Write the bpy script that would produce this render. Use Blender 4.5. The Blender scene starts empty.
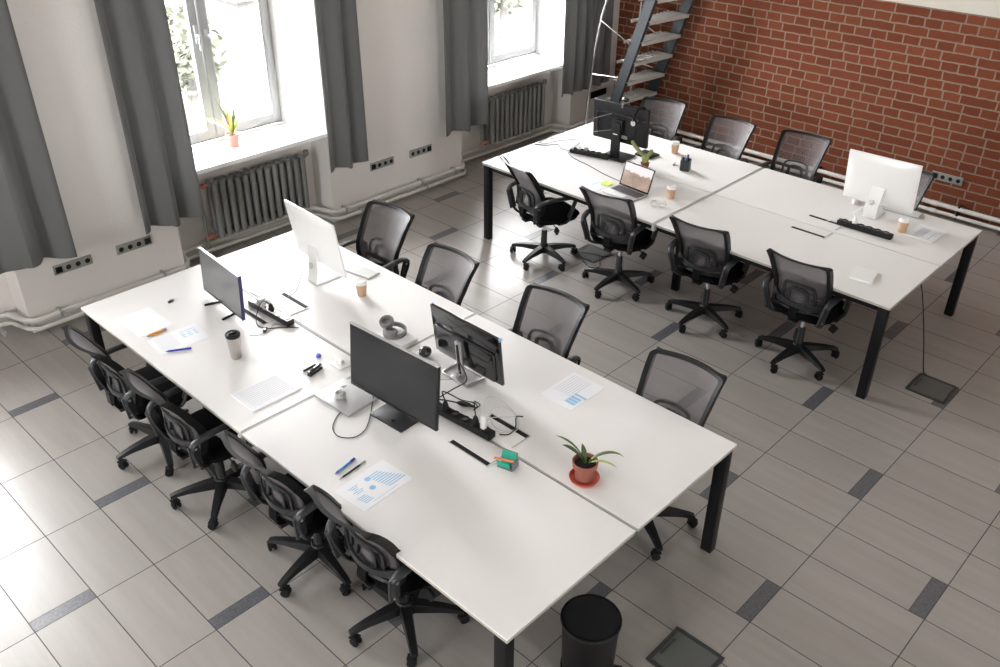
import bpy, bmesh, math, random
from mathutils import Vector, Matrix
random.seed(7)
R = math.radians
PI = math.pi
sc = bpy.context.scene
COL = sc.collection

# ------------------------------------------------------------------ camera
CAM = Vector((-1.7369, -5.3318, 3.5959))
yaw, pitch, roll = 0.7593, 0.5502, 0.0083
d = Vector((math.cos(yaw)*math.cos(pitch), math.sin(yaw)*math.cos(pitch), -math.sin(pitch)))
r = Vector((math.sin(yaw), -math.cos(yaw), 0))
u = r.cross(d)
r2 = r*math.cos(roll) + u*math.sin(roll)
u2 = -r*math.sin(roll) + u*math.cos(roll)
cam = bpy.data.cameras.new('camera')
camo = bpy.data.objects.new('camera', cam)
COL.objects.link(camo)
m = Matrix((r2, u2, -d)).transposed().to_4x4()
m.translation = CAM
camo.matrix_world = m
cam.sensor_width = 36
cam.lens = 895.0/1000*36
cam.clip_start = .05
cam.clip_end = 200
sc.camera = camo

# ------------------------------------------------------------------ light and colour
sc.view_settings.view_transform = 'Standard'
sc.view_settings.look = 'None'
sc.view_settings.gamma = 1
sc.view_settings.use_curve_mapping = False
sc.view_settings.exposure = 1.13
w = bpy.data.worlds.new('overcast_sky')
sc.world = w
w.use_nodes = True
bg = w.node_tree.nodes['Background']
bg.inputs[0].default_value = (1.0, 0.985, 0.995, 1)
bg.inputs[1].default_value = 22.0
try:
    sc.cycles.use_denoising = True
    sc.cycles.max_bounces = 9
    sc.cycles.diffuse_bounces = 6
    sc.cycles.glossy_bounces = 3
    sc.cycles.transparent_max_bounces = 12
    sc.cycles.sample_clamp_indirect = 8
    sc.cycles.caustics_reflective = False
    sc.cycles.caustics_refractive = False
except Exception:
    pass

def portal(name, loc, sx, sz, rot):
    l = bpy.data.lights.new(name, 'AREA')
    l.shape = 'RECTANGLE'
    l.size = sx
    l.size_y = sz
    l.cycles.is_portal = True
    o = bpy.data.objects.new(name, l)
    COL.objects.link(o)
    o.location = loc
    o.rotation_euler = rot

# ------------------------------------------------------------------ materials
MAT = {}
def mat(name, col, rough=.5, metal=0, noise=0, nscale=20, bump=0, bscale=60, spec=.5, coat=0, emit=None, sheen=0, alpha=None):
    m = bpy.data.materials.new(name)
    m.use_nodes = True
    nt = m.node_tree
    b = nt.nodes['Principled BSDF']
    b.inputs['Base Color'].default_value = (*col, 1)
    b.inputs['Roughness'].default_value = rough
    b.inputs['Metallic'].default_value = metal
    b.inputs['Specular IOR Level'].default_value = spec
    b.inputs['Coat Weight'].default_value = coat
    b.inputs['Sheen Weight'].default_value = sheen
    tc = nt.nodes.new('ShaderNodeTexCoord')
    if noise:
        n = nt.nodes.new('ShaderNodeTexNoise')
        n.inputs['Scale'].default_value = nscale
        n.inputs['Detail'].default_value = 4
        nt.links.new(tc.outputs['Object'], n.inputs['Vector'])
        mx = nt.nodes.new('ShaderNodeMix')
        mx.data_type = 'RGBA'
        nt.links.new(n.outputs['Fac'], mx.inputs[0])
        mx.inputs[6].default_value = (*[max(0, c*(1-noise)) for c in col], 1)
        mx.inputs[7].default_value = (*[min(1, c*(1+noise)) for c in col], 1)
        nt.links.new(mx.outputs[2], b.inputs['Base Color'])
    if bump:
        n = nt.nodes.new('ShaderNodeTexNoise')
        n.inputs['Scale'].default_value = bscale
        nt.links.new(tc.outputs['Object'], n.inputs['Vector'])
        bp = nt.nodes.new('ShaderNodeBump')
        bp.inputs['Strength'].default_value = bump
        bp.inputs['Distance'].default_value = .01
        nt.links.new(n.outputs['Fac'], bp.inputs['Height'])
        nt.links.new(bp.outputs['Normal'], b.inputs['Normal'])
    if emit:
        b.inputs['Emission Color'].default_value = (*emit[0], 1)
        b.inputs['Emission Strength'].default_value = emit[1]
    if alpha is not None:
        b.inputs['Alpha'].default_value = alpha
    MAT[name] = m
    return m

mat('wall_paint', (.77, .738, .712), .85, noise=.03, nscale=3, bump=.15, bscale=40)
mat('plaster_beige', (.68, .64, .57), .85, noise=.02, bump=.1)
mat('white_reveal', (.74, .74, .73), .7)
mat('white_paint_darkened', (.30, .30, .30), .45)  # white window paint, darkened to give the frames backlit shade
mat('sill_paint', (.84, .84, .83), .4)
mat('ceiling_paint', (.84, .83, .82), .9)
mat('curtain', (.155, .158, .155), .85, noise=.08, nscale=200, sheen=.3)
mat('radiator_paint', (.20, .205, .195), .45)
mat('pipe_paint', (.62, .60, .56), .4)
mat('pipe_white', (.72, .70, .67), .35)
mat('copper', (.45, .17, .12), .4)
mat('laminate', (.80, .782, .772), .45, noise=.01, nscale=4, spec=.35)
mat('board_edge', (.40, .38, .345), .6, spec=.2)
mat('black_steel', (.006, .006, .007), .42, spec=.22)
mat('silver', (.55, .55, .55), .35, 1)
mat('alu', (.50, .50, .51), .5, .5)
mat('alu_white', (.85, .85, .84), .35, .15)
mat('plastic_black', (.008, .008, .009), .45, spec=.3, bump=.05, bscale=300)
mat('plastic_grey', (.019, .020, .022), .40, spec=.38)
mat('fabric_black', (.006, .006, .007), .95, spec=.1, noise=.2, nscale=300)
mat('rubber', (.008, .008, .008), .7, spec=.2)
mat('chrome', (.75, .75, .75), .15, 1)
mat('gloss_black', (.01, .01, .012), .08, coat=.6)
mat('screen_off', (.014, .0145, .016), .25, spec=.4)
mat('screen_reflection', (.12, .12, .125), .08, spec=1.0)  # raised grey base stands in for the room reflected in a dark screen
mat('plastic_white', (.82, .82, .80), .35)
mat('paper', (.86, .87, .90), .8)
mat('ink_blue', (.34, .60, .82), .8)
mat('ink_grey', (.66, .67, .71), .8)
mat('orange', (.78, .34, .03), .4)
mat('blue', (.02, .03, .32), .35)
mat('trim_blue', (.03, .03, .10), .3)
mat('blue_light', (.05, .22, .55), .35)
mat('bright_blue', (.05, .12, .7), .5)
mat('terracotta', (.26, .085, .06), .7, noise=.1)
mat('terracotta_pale', (.50, .20, .16), .7)
mat('saucer_red', (.50, .075, .045), .45)
mat('soil', (.012, .010, .009), .95, bump=.8, bscale=150)
mat('leaf', (.07, .14, .035), .5, noise=.25, nscale=12)
mat('leaf_pale', (.42, .50, .13), .5, noise=.35, nscale=30)
mat('leaf_dark', (.10, .13, .06), .5)
mat('flower_red', (.35, .10, .06), .6)
mat('cactus', (.24, .27, .10), .6, noise=.25, nscale=60)
mat('kraft', (.56, .37, .24), .7, noise=.05)
mat('cup_lid', (.85, .85, .83), .35)
mat('steel_brushed', (.50, .47, .45), .3, .7)
mat('green', (.02, .38, .26), .45)
mat('coral', (.85, .22, .12), .5)
mat('grey_plastic', (.20, .20, .20), .5)
mat('headphone_grey', (.16, .155, .15), .5)
mat('yellow_note', (.70, .90, .15), .7)
mat('socket_frame', (.30, .31, .29), .45)
mat('steel_dark', (.038, .043, .048), .5, noise=.12, nscale=8, spec=.3)
mat('tread', (.60, .59, .56), .45, .25, bump=.6, bscale=120)
mat('floor_box', (.035, .038, .036), .4)
mat('floor_box_lid', (.10, .105, .10), .35)
mat('red_tab', (.6, .05, .04), .5)
mat('cord_white', (.58, .58, .57), .5)
mat('cable_grey', (.22, .22, .23), .5)
mat('lilac', (.36, .31, .42), .5)
mat('key_dark', (.06, .045, .05), .5)
mat('outside_ground', (.050, .050, .044), .95, noise=.25, nscale=.5, spec=.1)  # outdoor colours kept darker than real to hold down window glare
mat('outside_wall', (.060, .057, .054), .95, spec=.1)
mat('outside_chimney', (.040, .024, .020), .95, spec=.1)
mat('outside_leaf', (.062, .066, .050), .95, noise=.4, nscale=2, spec=.1)
mat('rail_grey', (.40, .395, .385), .45)
mat('seam_grey', (.33, .33, .33), .4)

def curtain_cloth():
    m = MAT['curtain']
    nt = m.node_tree
    b = nt.nodes['Principled BSDF']
    o = nt.nodes['Material Output']
    tr = nt.nodes.new('ShaderNodeBsdfTranslucent')
    tr.inputs[0].default_value = (.26, .26, .26, 1)
    mx = nt.nodes.new('ShaderNodeMixShader'); mx.inputs[0].default_value = .22
    nt.links.new(b.outputs[0], mx.inputs[1]); nt.links.new(tr.outputs[0], mx.inputs[2])
    nt.links.new(mx.outputs[0], o.inputs[0])
curtain_cloth()

def glass():
    m = bpy.data.materials.new('window_glass')
    m.use_nodes = True
    nt = m.node_tree
    nt.nodes.clear()
    o = nt.nodes.new('ShaderNodeOutputMaterial')
    t = nt.nodes.new('ShaderNodeBsdfTransparent')
    t.inputs[0].default_value = (.97, .98, .98, 1)
    g = nt.nodes.new('ShaderNodeBsdfGlossy')
    g.inputs['Roughness'].default_value = .02
    f = nt.nodes.new('ShaderNodeLayerWeight')
    pw = nt.nodes.new('ShaderNodeMath'); pw.operation = 'POWER'; pw.inputs[1].default_value = 5
    nt.links.new(f.outputs['Facing'], pw.inputs[0])
    ma = nt.nodes.new('ShaderNodeMath'); ma.operation = 'MULTIPLY_ADD'; ma.inputs[1].default_value = .9; ma.inputs[2].default_value = .04
    nt.links.new(pw.outputs[0], ma.inputs[0])
    mx = nt.nodes.new('ShaderNodeMixShader')
    nt.links.new(ma.outputs[0], mx.inputs[0])
    nt.links.new(t.outputs[0], mx.inputs[1])
    nt.links.new(g.outputs[0], mx.inputs[2])
    nt.links.new(mx.outputs[0], o.inputs[0])
    MAT['glass'] = m
glass()

def mesh_fabric():
    m = bpy.data.materials.new('mesh_fabric')
    m.use_nodes = True
    nt = m.node_tree
    nt.nodes.clear()
    o = nt.nodes.new('ShaderNodeOutputMaterial')
    t = nt.nodes.new('ShaderNodeBsdfTransparent')
    b = nt.nodes.new('ShaderNodeBsdfPrincipled')
    b.inputs['Base Color'].default_value = (.13, .118, .125, 1)
    b.inputs['Roughness'].default_value = .55
    tc = nt.nodes.new('ShaderNodeTexCoord')
    wv = nt.nodes.new('ShaderNodeTexWave')
    wv.bands_direction = 'Z'
    wv.inputs['Scale'].default_value = 60
    wv.inputs['Distortion'].default_value = .5
    nt.links.new(tc.outputs['Object'], wv.inputs['Vector'])
    mr = nt.nodes.new('ShaderNodeMapRange')
    mr.inputs[3].default_value = .57
    mr.inputs[4].default_value = .65
    nt.links.new(wv.outputs['Fac'], mr.inputs[0])
    mx = nt.nodes.new('ShaderNodeMixShader')
    # a weave closes up when it is seen at a slant: opacity = 1-(1-cover)^(1/cos)
    lw = nt.nodes.new('ShaderNodeLayerWeight')
    co = nt.nodes.new('ShaderNodeMath'); co.operation = 'SUBTRACT'; co.inputs[0].default_value = 1.02
    nt.links.new(lw.outputs['Facing'], co.inputs[1])
    iv = nt.nodes.new('ShaderNodeMath'); iv.operation = 'DIVIDE'; iv.inputs[0].default_value = 1.0
    nt.links.new(co.outputs[0], iv.inputs[1])
    op = nt.nodes.new('ShaderNodeMath'); op.operation = 'SUBTRACT'; op.inputs[0].default_value = 1
    nt.links.new(mr.outputs[0], op.inputs[1])
    pw = nt.nodes.new('ShaderNodeMath'); pw.operation = 'POWER'
    nt.links.new(op.outputs[0], pw.inputs[0]); nt.links.new(iv.outputs[0], pw.inputs[1])
    fi = nt.nodes.new('ShaderNodeMath'); fi.operation = 'SUBTRACT'; fi.inputs[0].default_value = 1; fi.use_clamp = True
    nt.links.new(pw.outputs[0], fi.inputs[1])
    nt.links.new(fi.outputs[0], mx.inputs[0])
    nt.links.new(t.outputs[0], mx.inputs[1])
    nt.links.new(b.outputs[0], mx.inputs[2])
    nt.links.new(mx.outputs[0], o.inputs[0])
    MAT['mesh_fabric'] = m
mesh_fabric()

class NG:
    """tiny helper for math node chains"""
    def __init__(s, nt): s.nt = nt
    def n(s, t, **kw):
        x = s.nt.nodes.new(t)
        for k, v in kw.items(): setattr(x, k, v)
        return x
    def m(s, op, a, b=None, c=None):
        x = s.nt.nodes.new('ShaderNodeMath')
        x.operation = op
        for i, v in enumerate((a, b, c)):
            if v is None: continue
            if isinstance(v, (int, float)): x.inputs[i].default_value = v
            else: s.nt.links.new(v, x.inputs[i])
        return x.outputs[0]
    def mix(s, f, a, b):
        x = s.nt.nodes.new('ShaderNodeMix')
        x.data_type = 'RGBA'
        for i, v in ((0, f), (6, a), (7, b)):
            if isinstance(v, (int, float)): x.inputs[i].default_value = v
            elif isinstance(v, tuple): x.inputs[i].default_value = (*v, 1)
            else: s.nt.links.new(v, x.inputs[i])
        return x.outputs[2]

def floor_material():
    m = bpy.data.materials.new('floor_tiles')
    m.use_nodes = True
    nt = m.node_tree
    g = NG(nt)
    b = nt.nodes['Principled BSDF']
    tc = g.n('ShaderNodeTexCoord')
    sp = g.n('ShaderNodeSeparateXYZ')
    nt.links.new(tc.outputs['Object'], sp.inputs[0])
    W, L = .31593, .6287
    X = g.m('DIVIDE', g.m('ADD', sp.outputs[0], .1934), W)
    Y = g.m('DIVIDE', g.m('SUBTRACT', sp.outputs[1], .2762), L)
    ix, iy = g.m('FLOOR', X), g.m('FLOOR', Y)
    fx, fy = g.m('FRACT', X), g.m('FRACT', Y)
    b.inputs['Specular IOR Level'].default_value = .65
    # joints
    gw = .0055
    ex = g.m('MINIMUM', fx, g.m('SUBTRACT', 1, fx))
    ey = g.m('MINIMUM', fy, g.m('SUBTRACT', 1, fy))
    jx = g.m('LESS_THAN', ex, gw/W/2)
    jy = g.m('LESS_THAN', ey, gw/L/2)
    joint = g.m('MAXIMUM', jx, jy)
    # strips of dark granite: even rows at ix = -1 mod 4, odd rows at ix = 1 mod 4
    par = g.m('FLOORED_MODULO', iy, 2)
    want = g.m('SUBTRACT', 3, g.m('MULTIPLY', par, 2))
    hit = g.m('COMPARE', g.m('FLOORED_MODULO', ix, 4), want, .1)
    st = g.m('MULTIPLY', hit, g.m('LESS_THAN', fy, .082/L))
    sedge = g.m('MULTIPLY', hit, g.m('COMPARE', fy, .082/L, .003))
    joint = g.m('MAXIMUM', joint, sedge)
    # per tile variation
    cv = g.n('ShaderNodeCombineXYZ')
    nt.links.new(ix, cv.inputs[0]); nt.links.new(iy, cv.inputs[1])
    wn = g.n('ShaderNodeTexWhiteNoise')
    nt.links.new(cv.outputs[0], wn.inputs['Vector'])
    mp = g.n('ShaderNodeMapping')
    mp.inputs['Scale'].default_value = (14, 1.3, 1)
    nt.links.new(tc.outputs['Object'], mp.inputs[0])
    va = g.n('ShaderNodeVectorMath', operation='ADD')
    vs = g.n('ShaderNodeVectorMath', operation='SCALE')
    vs.inputs['Scale'].default_value = 30
    nt.links.new(wn.outputs['Color'], vs.inputs[0])
    nt.links.new(mp.outputs[0], va.inputs[0]); nt.links.new(vs.outputs[0], va.inputs[1])
    ns = g.n('ShaderNodeTexNoise')
    ns.inputs['Scale'].default_value = 1.0
    ns.inputs['Detail'].default_value = 5
    ns.inputs['Roughness'].default_value = .6
    nt.links.new(va.outputs[0], ns.inputs['Vector'])
    c1 = g.mix(ns.outputs['Fac'], (.255, .233, .214), (.385, .36, .335))
    c2 = g.mix(g.m('MULTIPLY', wn.outputs['Value'], .30), c1, (.27, .248, .23))
    n2 = g.n('ShaderNodeTexNoise')
    n2.inputs['Scale'].default_value = 70
    n2.inputs['Detail'].default_value = 6
    nt.links.new(tc.outputs['Object'], n2.inputs['Vector'])
    dk = g.mix(n2.outputs['Fac'], (.02, .021, .026), (.17, .17, .185))
    c3 = g.mix(st, c2, dk)
    c4 = g.mix(joint, c3, (.055, .05, .055))
    nt.links.new(c4, b.inputs['Base Color'])
    rr = g.m('ADD', g.m('MULTIPLY', ns.outputs['Fac'], .12), .30)
    nt.links.new(g.m('MAXIMUM', rr, g.m('MULTIPLY', joint, .8)), b.inputs['Roughness'])
    bp = g.n('ShaderNodeBump')
    bp.inputs['Strength'].default_value = .4
    bp.inputs['Distance'].default_value = .002
    nt.links.new(g.m('SUBTRACT', 1, joint), bp.inputs['Height'])
    nt.links.new(bp.outputs[0], b.inputs['Normal'])
    MAT['floor'] = m
floor_material()

def brick_material():
    m = bpy.data.materials.new('red_brick')
    m.use_nodes = True
    nt = m.node_tree
    g = NG(nt)
    b = nt.nodes['Principled BSDF']
    tc = g.n('ShaderNodeTexCoord')
    # wobble
    n0 = g.n('ShaderNodeTexNoise'); n0.inputs['Scale'].default_value = 14; n0.inputs['Detail'].default_value = 3
    nt.links.new(tc.outputs['Object'], n0.inputs['Vector'])
    sub = g.n('ShaderNodeVectorMath', operation='SUBTRACT'); sub.inputs[1].default_value = (.5, .5, .5)
    nt.links.new(n0.outputs['Color'], sub.inputs[0])
    scl = g.n('ShaderNodeVectorMath', operation='SCALE'); scl.inputs['Scale'].default_value = .017
    nt.links.new(sub.outputs[0], scl.inputs[0])
    add = g.n('ShaderNodeVectorMath', operation='ADD')
    nt.links.new(tc.outputs['Object'], add.inputs[0]); nt.links.new(scl.outputs[0], add.inputs[1])
    sp = g.n('ShaderNodeSeparateXYZ')
    nt.links.new(add.outputs[0], sp.inputs[0])
    H = .0875
    Z = g.m('DIVIDE', g.m('SUBTRACT', sp.outputs[2], .035), H)
    iz, fz = g.m('FLOOR', Z), g.m('FRACT', Z)
    odd = g.m('FLOORED_MODULO', iz, 2)
    wv = g.n('ShaderNodeTexWhiteNoise', noise_dimensions='1D')
    nt.links.new(iz, wv.inputs['W'])
    # stretcher rows .325, header rows .1625, header rows sometimes mixed
    Lw = g.m('SUBTRACT', .325, g.m('MULTIPLY', odd, .165))
    Y = g.m('ADD', g.m('DIVIDE', sp.outputs[1], Lw), g.m('MULTIPLY', wv.outputs['Value'], 3.7))
    iy, fy = g.m('FLOOR', Y), g.m('FRACT', Y)
    # a third of the stretchers are split into two headers
    cv = g.n('ShaderNodeCombineXYZ')
    nt.links.new(iy, cv.inputs[0]); nt.links.new(iz, cv.inputs[1])
    wn = g.n('ShaderNodeTexWhiteNoise', noise_dimensions='2D')
    nt.links.new(cv.outputs[0], wn.inputs['Vector'])
    split = g.m('MULTIPLY', g.m('GREATER_THAN', wn.outputs['Value'], .78), g.m('SUBTRACT', 1, odd))
    ey = g.m('MULTIPLY', g.m('MINIMUM', fy, g.m('SUBTRACT', 1, fy)), Lw)
    es = g.m('ADD', g.m('MULTIPLY', g.m('ABSOLUTE', g.m('SUBTRACT', fy, .5)), Lw), g.m('MULTIPLY', g.m('SUBTRACT', 1, split), 9))
    ez = g.m('MULTIPLY', g.m('MINIMUM', fz, g.m('SUBTRACT', 1, fz)), H)
    e = g.m('MINIMUM', g.m('MINIMUM', ey, es), ez)
    mr = g.n('ShaderNodeMapRange')
    mr.inputs[1].default_value = .0045; mr.inputs[2].default_value = .0085
    nt.links.new(e, mr.inputs[0])
    br = mr.outputs[0]
    n1 = g.n('ShaderNodeTexNoise'); n1.inputs['Scale'].default_value = 30; n1.inputs['Detail'].default_value = 6
    nt.links.new(tc.outputs['Object'], n1.inputs['Vector'])
    n3 = g.n('ShaderNodeTexNoise'); n3.inputs['Scale'].default_value = 1.6; n3.inputs['Detail'].default_value = 3
    nt.links.new(tc.outputs['Object'], n3.inputs['Vector'])
    ca = g.mix(wn.outputs['Value'], (.170, .044, .021), (.24, .068, .032))
    cb = g.mix(g.m('MULTIPLY', n1.outputs['Fac'], .5), ca, (.10, .035, .022))
    cc = g.mix(g.m('MULTIPLY', n3.outputs['Fac'], .25), cb, (.22, .085, .05))
    mo = g.mix(n1.outputs['Fac'], (.22, .17, .125), (.31, .25, .19))
    nt.links.new(g.mix(br, mo, cc), b.inputs['Base Color'])
    b.inputs['Roughness'].default_value = .9
    b.inputs['Specular IOR Level'].default_value = .12
    hgt = g.m('ADD', g.m('MULTIPLY', br, 1.0), g.m('MULTIPLY', n1.outputs['Fac'], .5))
    bp = g.n('ShaderNodeBump')
    bp.inputs['Strength'].default_value = .7
    bp.inputs['Distance'].default_value = .008
    nt.links.new(hgt, bp.inputs['Height'])
    nt.links.new(bp.outputs[0], b.inputs['Normal'])
    MAT['brick'] = m
brick_material()

def laptop_screen_material():
    m = bpy.data.materials.new('lit_laptop_picture')
    m.use_nodes = True
    nt = m.node_tree
    g = NG(nt)
    b = nt.nodes['Principled BSDF']
    b.inputs['Base Color'].default_value = (.02, .02, .02, 1)
    b.inputs['Roughness'].default_value = .15
    tc = g.n('ShaderNodeTexCoord')
    sp = g.n('ShaderNodeSeparateXYZ')
    nt.links.new(tc.outputs['Object'], sp.inputs[0])
    ns = g.n('ShaderNodeTexNoise'); ns.inputs['Scale'].default_value = 14; ns.inputs['Detail'].default_value = 8; ns.inputs['Roughness'].default_value = .7
    nt.links.new(tc.outputs['Object'], ns.inputs['Vector'])
    # ridge line
    rid = g.m('ADD', g.m('MULTIPLY', ns.outputs['Fac'], .14), .06)
    sky = g.m('GREATER_THAN', sp.outputs[2], rid)
    hill = g.mix(ns.outputs['Fac'], (.10, .06, .05), (.85, .62, .48))
    c = g.mix(sky, hill, (1.0, .93, .95))
    nt.links.new(c, b.inputs['Emission Color'])
    b.inputs['Emission Strength'].default_value = .42
    MAT['laptop_picture'] = m
laptop_screen_material()

# ------------------------------------------------------------------ mesh builder
class MB:
    def __init__(s):
        s.v = []; s.f = []; s.mi = []; s.sm = []
        s.T = Matrix()
    def add(s, vs, fs, mi=0, sm=False):
        o = len(s.v)
        for p in vs: s.v.append(s.T @ Vector(p))
        for f in fs:
            s.f.append([o+i for i in f]); s.mi.append(mi); s.sm.append(sm)
        return s
    def box(s, c, z, rot=None, bev=0, mi=0, seg=2):
        bm = bmesh.new()
        bmesh.ops.create_cube(bm, size=1)
        for v in bm.verts: v.co = Vector((v.co.x*z[0], v.co.y*z[1], v.co.z*z[2]))
        if bev: bmesh.ops.bevel(bm, geom=bm.edges[:], offset=min(bev, min(z)*.49), segments=seg, profile=.5, affect='EDGES')
        M = Matrix.Translation(c)
        if rot is not None:
            M = M @ (rot if isinstance(rot, Matrix) else Matrix.Rotation(rot, 4, 'Z'))
        bm.verts.index_update()
        s.add([M @ v.co for v in bm.verts], [[v.index for v in f.verts] for f in bm.faces], mi, bool(bev))
        bm.free()
        return s
    def sweep(s, pts, prof, closed=False, mi=0, sm=True, up=None, scale=None):
        """prof: list of (a,b) in the frame (side, normal) carried along the path"""
        P = [Vector(p) for p in pts]
        n = len(P); k = len(prof)
        T = []
        for i in range(n):
            if closed: t = P[(i+1) % n]-P[i-1]
            else: t = P[min(i+1, n-1)]-P[max(i-1, 0)]
            T.append(t.normalized())
        if up is None:
            N = Vector((0, 0, 1))
            if abs(T[0].z) > .9: N = Vector((1, 0, 0))
        else: N = Vector(up)
        vs = []
        for i in range(n):
            if up is not None: N = Vector(up)
            N = (N - T[i]*N.dot(T[i]))
            if N.length < 1e-6: N = T[i].orthogonal()
            N.normalize()
            B = T[i].cross(N)
            q = 1 if scale is None else scale[i]
            for a, b in prof: vs.append(P[i] + (B*a + N*b)*q)
        fs = []
        for i in range(n if closed else n-1):
            j = (i+1) % n
            for a in range(k):
                b = (a+1) % k
                fs.append([i*k+a, i*k+b, j*k+b, j*k+a])
        if not closed:
            fs.append(list(range(k))[::-1])
            fs.append([(n-1)*k+a for a in range(k)])
        return s.add(vs, fs, mi, sm)
    def tube(s, pts, rad, n=8, closed=False, mi=0, scale=None):
        prof = [(rad*math.cos(2*PI*i/n), rad*math.sin(2*PI*i/n)) for i in range(n)]
        return s.sweep(pts, prof, closed, mi, True, None, scale)
    def lathe(s, prof, c=(0, 0, 0), n=24, mi=0, M=None):
        vs = []; fs = []
        k = len(prof)
        M = M or Matrix()
        for i in range(n):
            a = 2*PI*i/n
            for rr, z in prof:
                vs.append(Vector(c) + M.to_3x3() @ Vector((rr*math.cos(a), rr*math.sin(a), z)))
        for i in range(n):
            j = (i+1) % n
            for a in range(k-1):
                fs.append([i*k+a, j*k+a, j*k+a+1, i*k+a+1])
        s.add(vs, fs, mi, True)
        if prof[0][0] > 1e-5: s.add([vs[i*k] for i in range(n)], [list(range(n))[::-1]], mi)
        if prof[-1][0] > 1e-5: s.add([vs[i*k+k-1] for i in range(n)], [list(range(n))], mi)
        return s
    def prism(s, pts, z0, z1, mi=0, M=None):
        """pts in xy, extruded z0..z1, then transformed by M"""
        M = M or Matrix()
        n = len(pts)
        vs = [M @ Vector((x, y, z0)) for x, y in pts] + [M @ Vector((x, y, z1)) for x, y in pts]
        fs = [list(range(n))[::-1], [n+i for i in range(n)]] + [[i, (i+1) % n, n+(i+1) % n, n+i] for i in range(n)]
        return s.add(vs, fs, mi)
    def ball(s, c, rad, mi=0, nu=12, nv=8, M=None):
        rx, ry, rz = rad if isinstance(rad, tuple) else (rad,)*3
        vs = []; fs = []
        M = M or Matrix()
        for j in range(nv+1):
            t = PI*j/nv
            for i in range(nu):
                a = 2*PI*i/nu
                vs.append(Vector(c) + M.to_3x3() @ Vector((rx*math.sin(t)*math.cos(a), ry*math.sin(t)*math.sin(a), rz*math.cos(t))))
        for j in range(nv):
            for i in range(nu):
                k = (i+1) % nu
                fs.append([j*nu+i, (j+1)*nu+i, (j+1)*nu+k, j*nu+k])
        return s.add(vs, fs, mi, True)
    def build(s, name, mats, parent=None, loc=None, rot=None, kind=None):
        me = bpy.data.meshes.new(name)
        me.from_pydata([tuple(v) for v in s.v], [], s.f)
        for mm in (mats if isinstance(mats, (list, tuple)) else [mats]):
            me.materials.append(MAT[mm])
        for p, a, b in zip(me.polygons, s.mi, s.sm):
            p.material_index = a; p.use_smooth = b
        bm = bmesh.new(); bm.from_mesh(me)
        bmesh.ops.remove_doubles(bm, verts=bm.verts, dist=1e-6)
        bmesh.ops.recalc_face_normals(bm, faces=bm.faces)
        bm.to_mesh(me); bm.free()
        me.set_sharp_from_angle(angle=R(40))
        o = bpy.data.objects.new(name, me)
        COL.objects.link(o)
        if parent is not None: o.parent = parent
        if loc is not None: o.location = loc
        if rot is not None: o.rotation_euler = rot
        if kind: o['kind'] = kind
        return o

def curve(pts, n=6, closed=False):
    P = [Vector(p) for p in pts]
    out = []
    N = len(P)
    rng = N if closed else N-1
    for i in range(rng):
        if closed: a, b, c, e = P[i-1], P[i], P[(i+1) % N], P[(i+2) % N]
        else: a, b, c, e = P[max(i-1, 0)], P[i], P[i+1], P[min(i+2, N-1)]
        for k in range(n):
            t = k/n
            out.append(.5*((2*b)+(-a+c)*t+(2*a-5*b+4*c-e)*t*t+(-a+3*b-3*c+e)*t**3))
    if not closed: out.append(P[-1])
    return out

def thing(name, label, cat, loc=(0, 0, 0), rz=0, group=None):
    o = bpy.data.objects.new(name, None)
    COL.objects.link(o)
    o.empty_display_size = .1
    o.location = loc
    o.rotation_euler = (0, 0, rz)
    tag(o, label, cat, group)
    return o
def tag(o, label, cat, group=None):
    o['label'] = label; o['category'] = cat
    if group: o['group'] = group
    return o
def dup(root, loc, rz, label, group=None):
    q = root.copy(); COL.objects.link(q)
    q.location = loc; q.rotation_euler = (0, 0, rz)
    q['label'] = label
    if group: q['group'] = group
    for ch in list(root.children):
        c = ch.copy(); COL.objects.link(c); c.parent = q
        for gch in ch.children:
            e = gch.copy(); COL.objects.link(e); e.parent = c
    return q

# ------------------------------------------------------------------ room shell
YW, YG, YO = 1.25, 1.75, 1.95        # wall face, window frame plane, outer face
XB = 7.20                            # brick face
XL, YN, ZC = -6.2, -10.5, 4.7
ZTOP, ZS = 3.05, 0.90
MB().box(((XL+XB)/2, (YN+YO)/2, -.1), (XB-XL+1, YO-YN+1, .2)).build('floor', 'floor', kind='structure')
MB().box(((XL+XB)/2, (YN+YO)/2, ZC+.1), (XB-XL+.6, YO-YN+.6, .2)).build('ceiling', 'ceiling_paint', kind='structure')
# windows: (front left, front right, back left, back right, centre of the mullion)
WINS = [(-5.0, -3.45, -4.95, -3.55, -4.25), (-1.52, .03, -1.46, -.05, -.755), (1.32, 2.88, 1.37, 2.757, 2.062), (4.58, 6.37, 4.68, 6.30, 5.49)]
wl = MB()
x = XL-.2
for a, b_, c, e, mm in WINS:
    wl.box(((x+a)/2, (YW+YO)/2, ZC/2), (a-x, YO-YW, ZC))                       # pier
    wl.box(((a+b_)/2, (YW+YO)/2, (ZTOP+ZC)/2), (b_-a, YO-YW, ZC-ZTOP))          # lintel
    wl.box(((a+b_)/2, (1.52+YO)/2, (ZS-.04)/2), (b_-a, YO-1.52, ZS-.04))        # back of the radiator niche
    wl.prism([(a, YW+.002), (c, YG), (c, YO), (a, YO)], ZS-.04, ZTOP, mi=1)     # splayed white reveals
    wl.prism([(b_, YW+.002), (b_, YO), (e, YO), (e, YG)], ZS-.04, ZTOP, mi=1)
    x = b_
wl.box(((x+XB+.3)/2, (YW+YO)/2, ZC/2), (XB+.3-x, YO-YW, ZC))
wl.build('wall_left', ['wall_paint', 'white_reveal'], kind='structure')
MB().box((XB+.15, (YN+YW)/2, .94), (.3, YW-YN, 1.88)).build('wall_back', 'brick', kind='structure')
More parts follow.
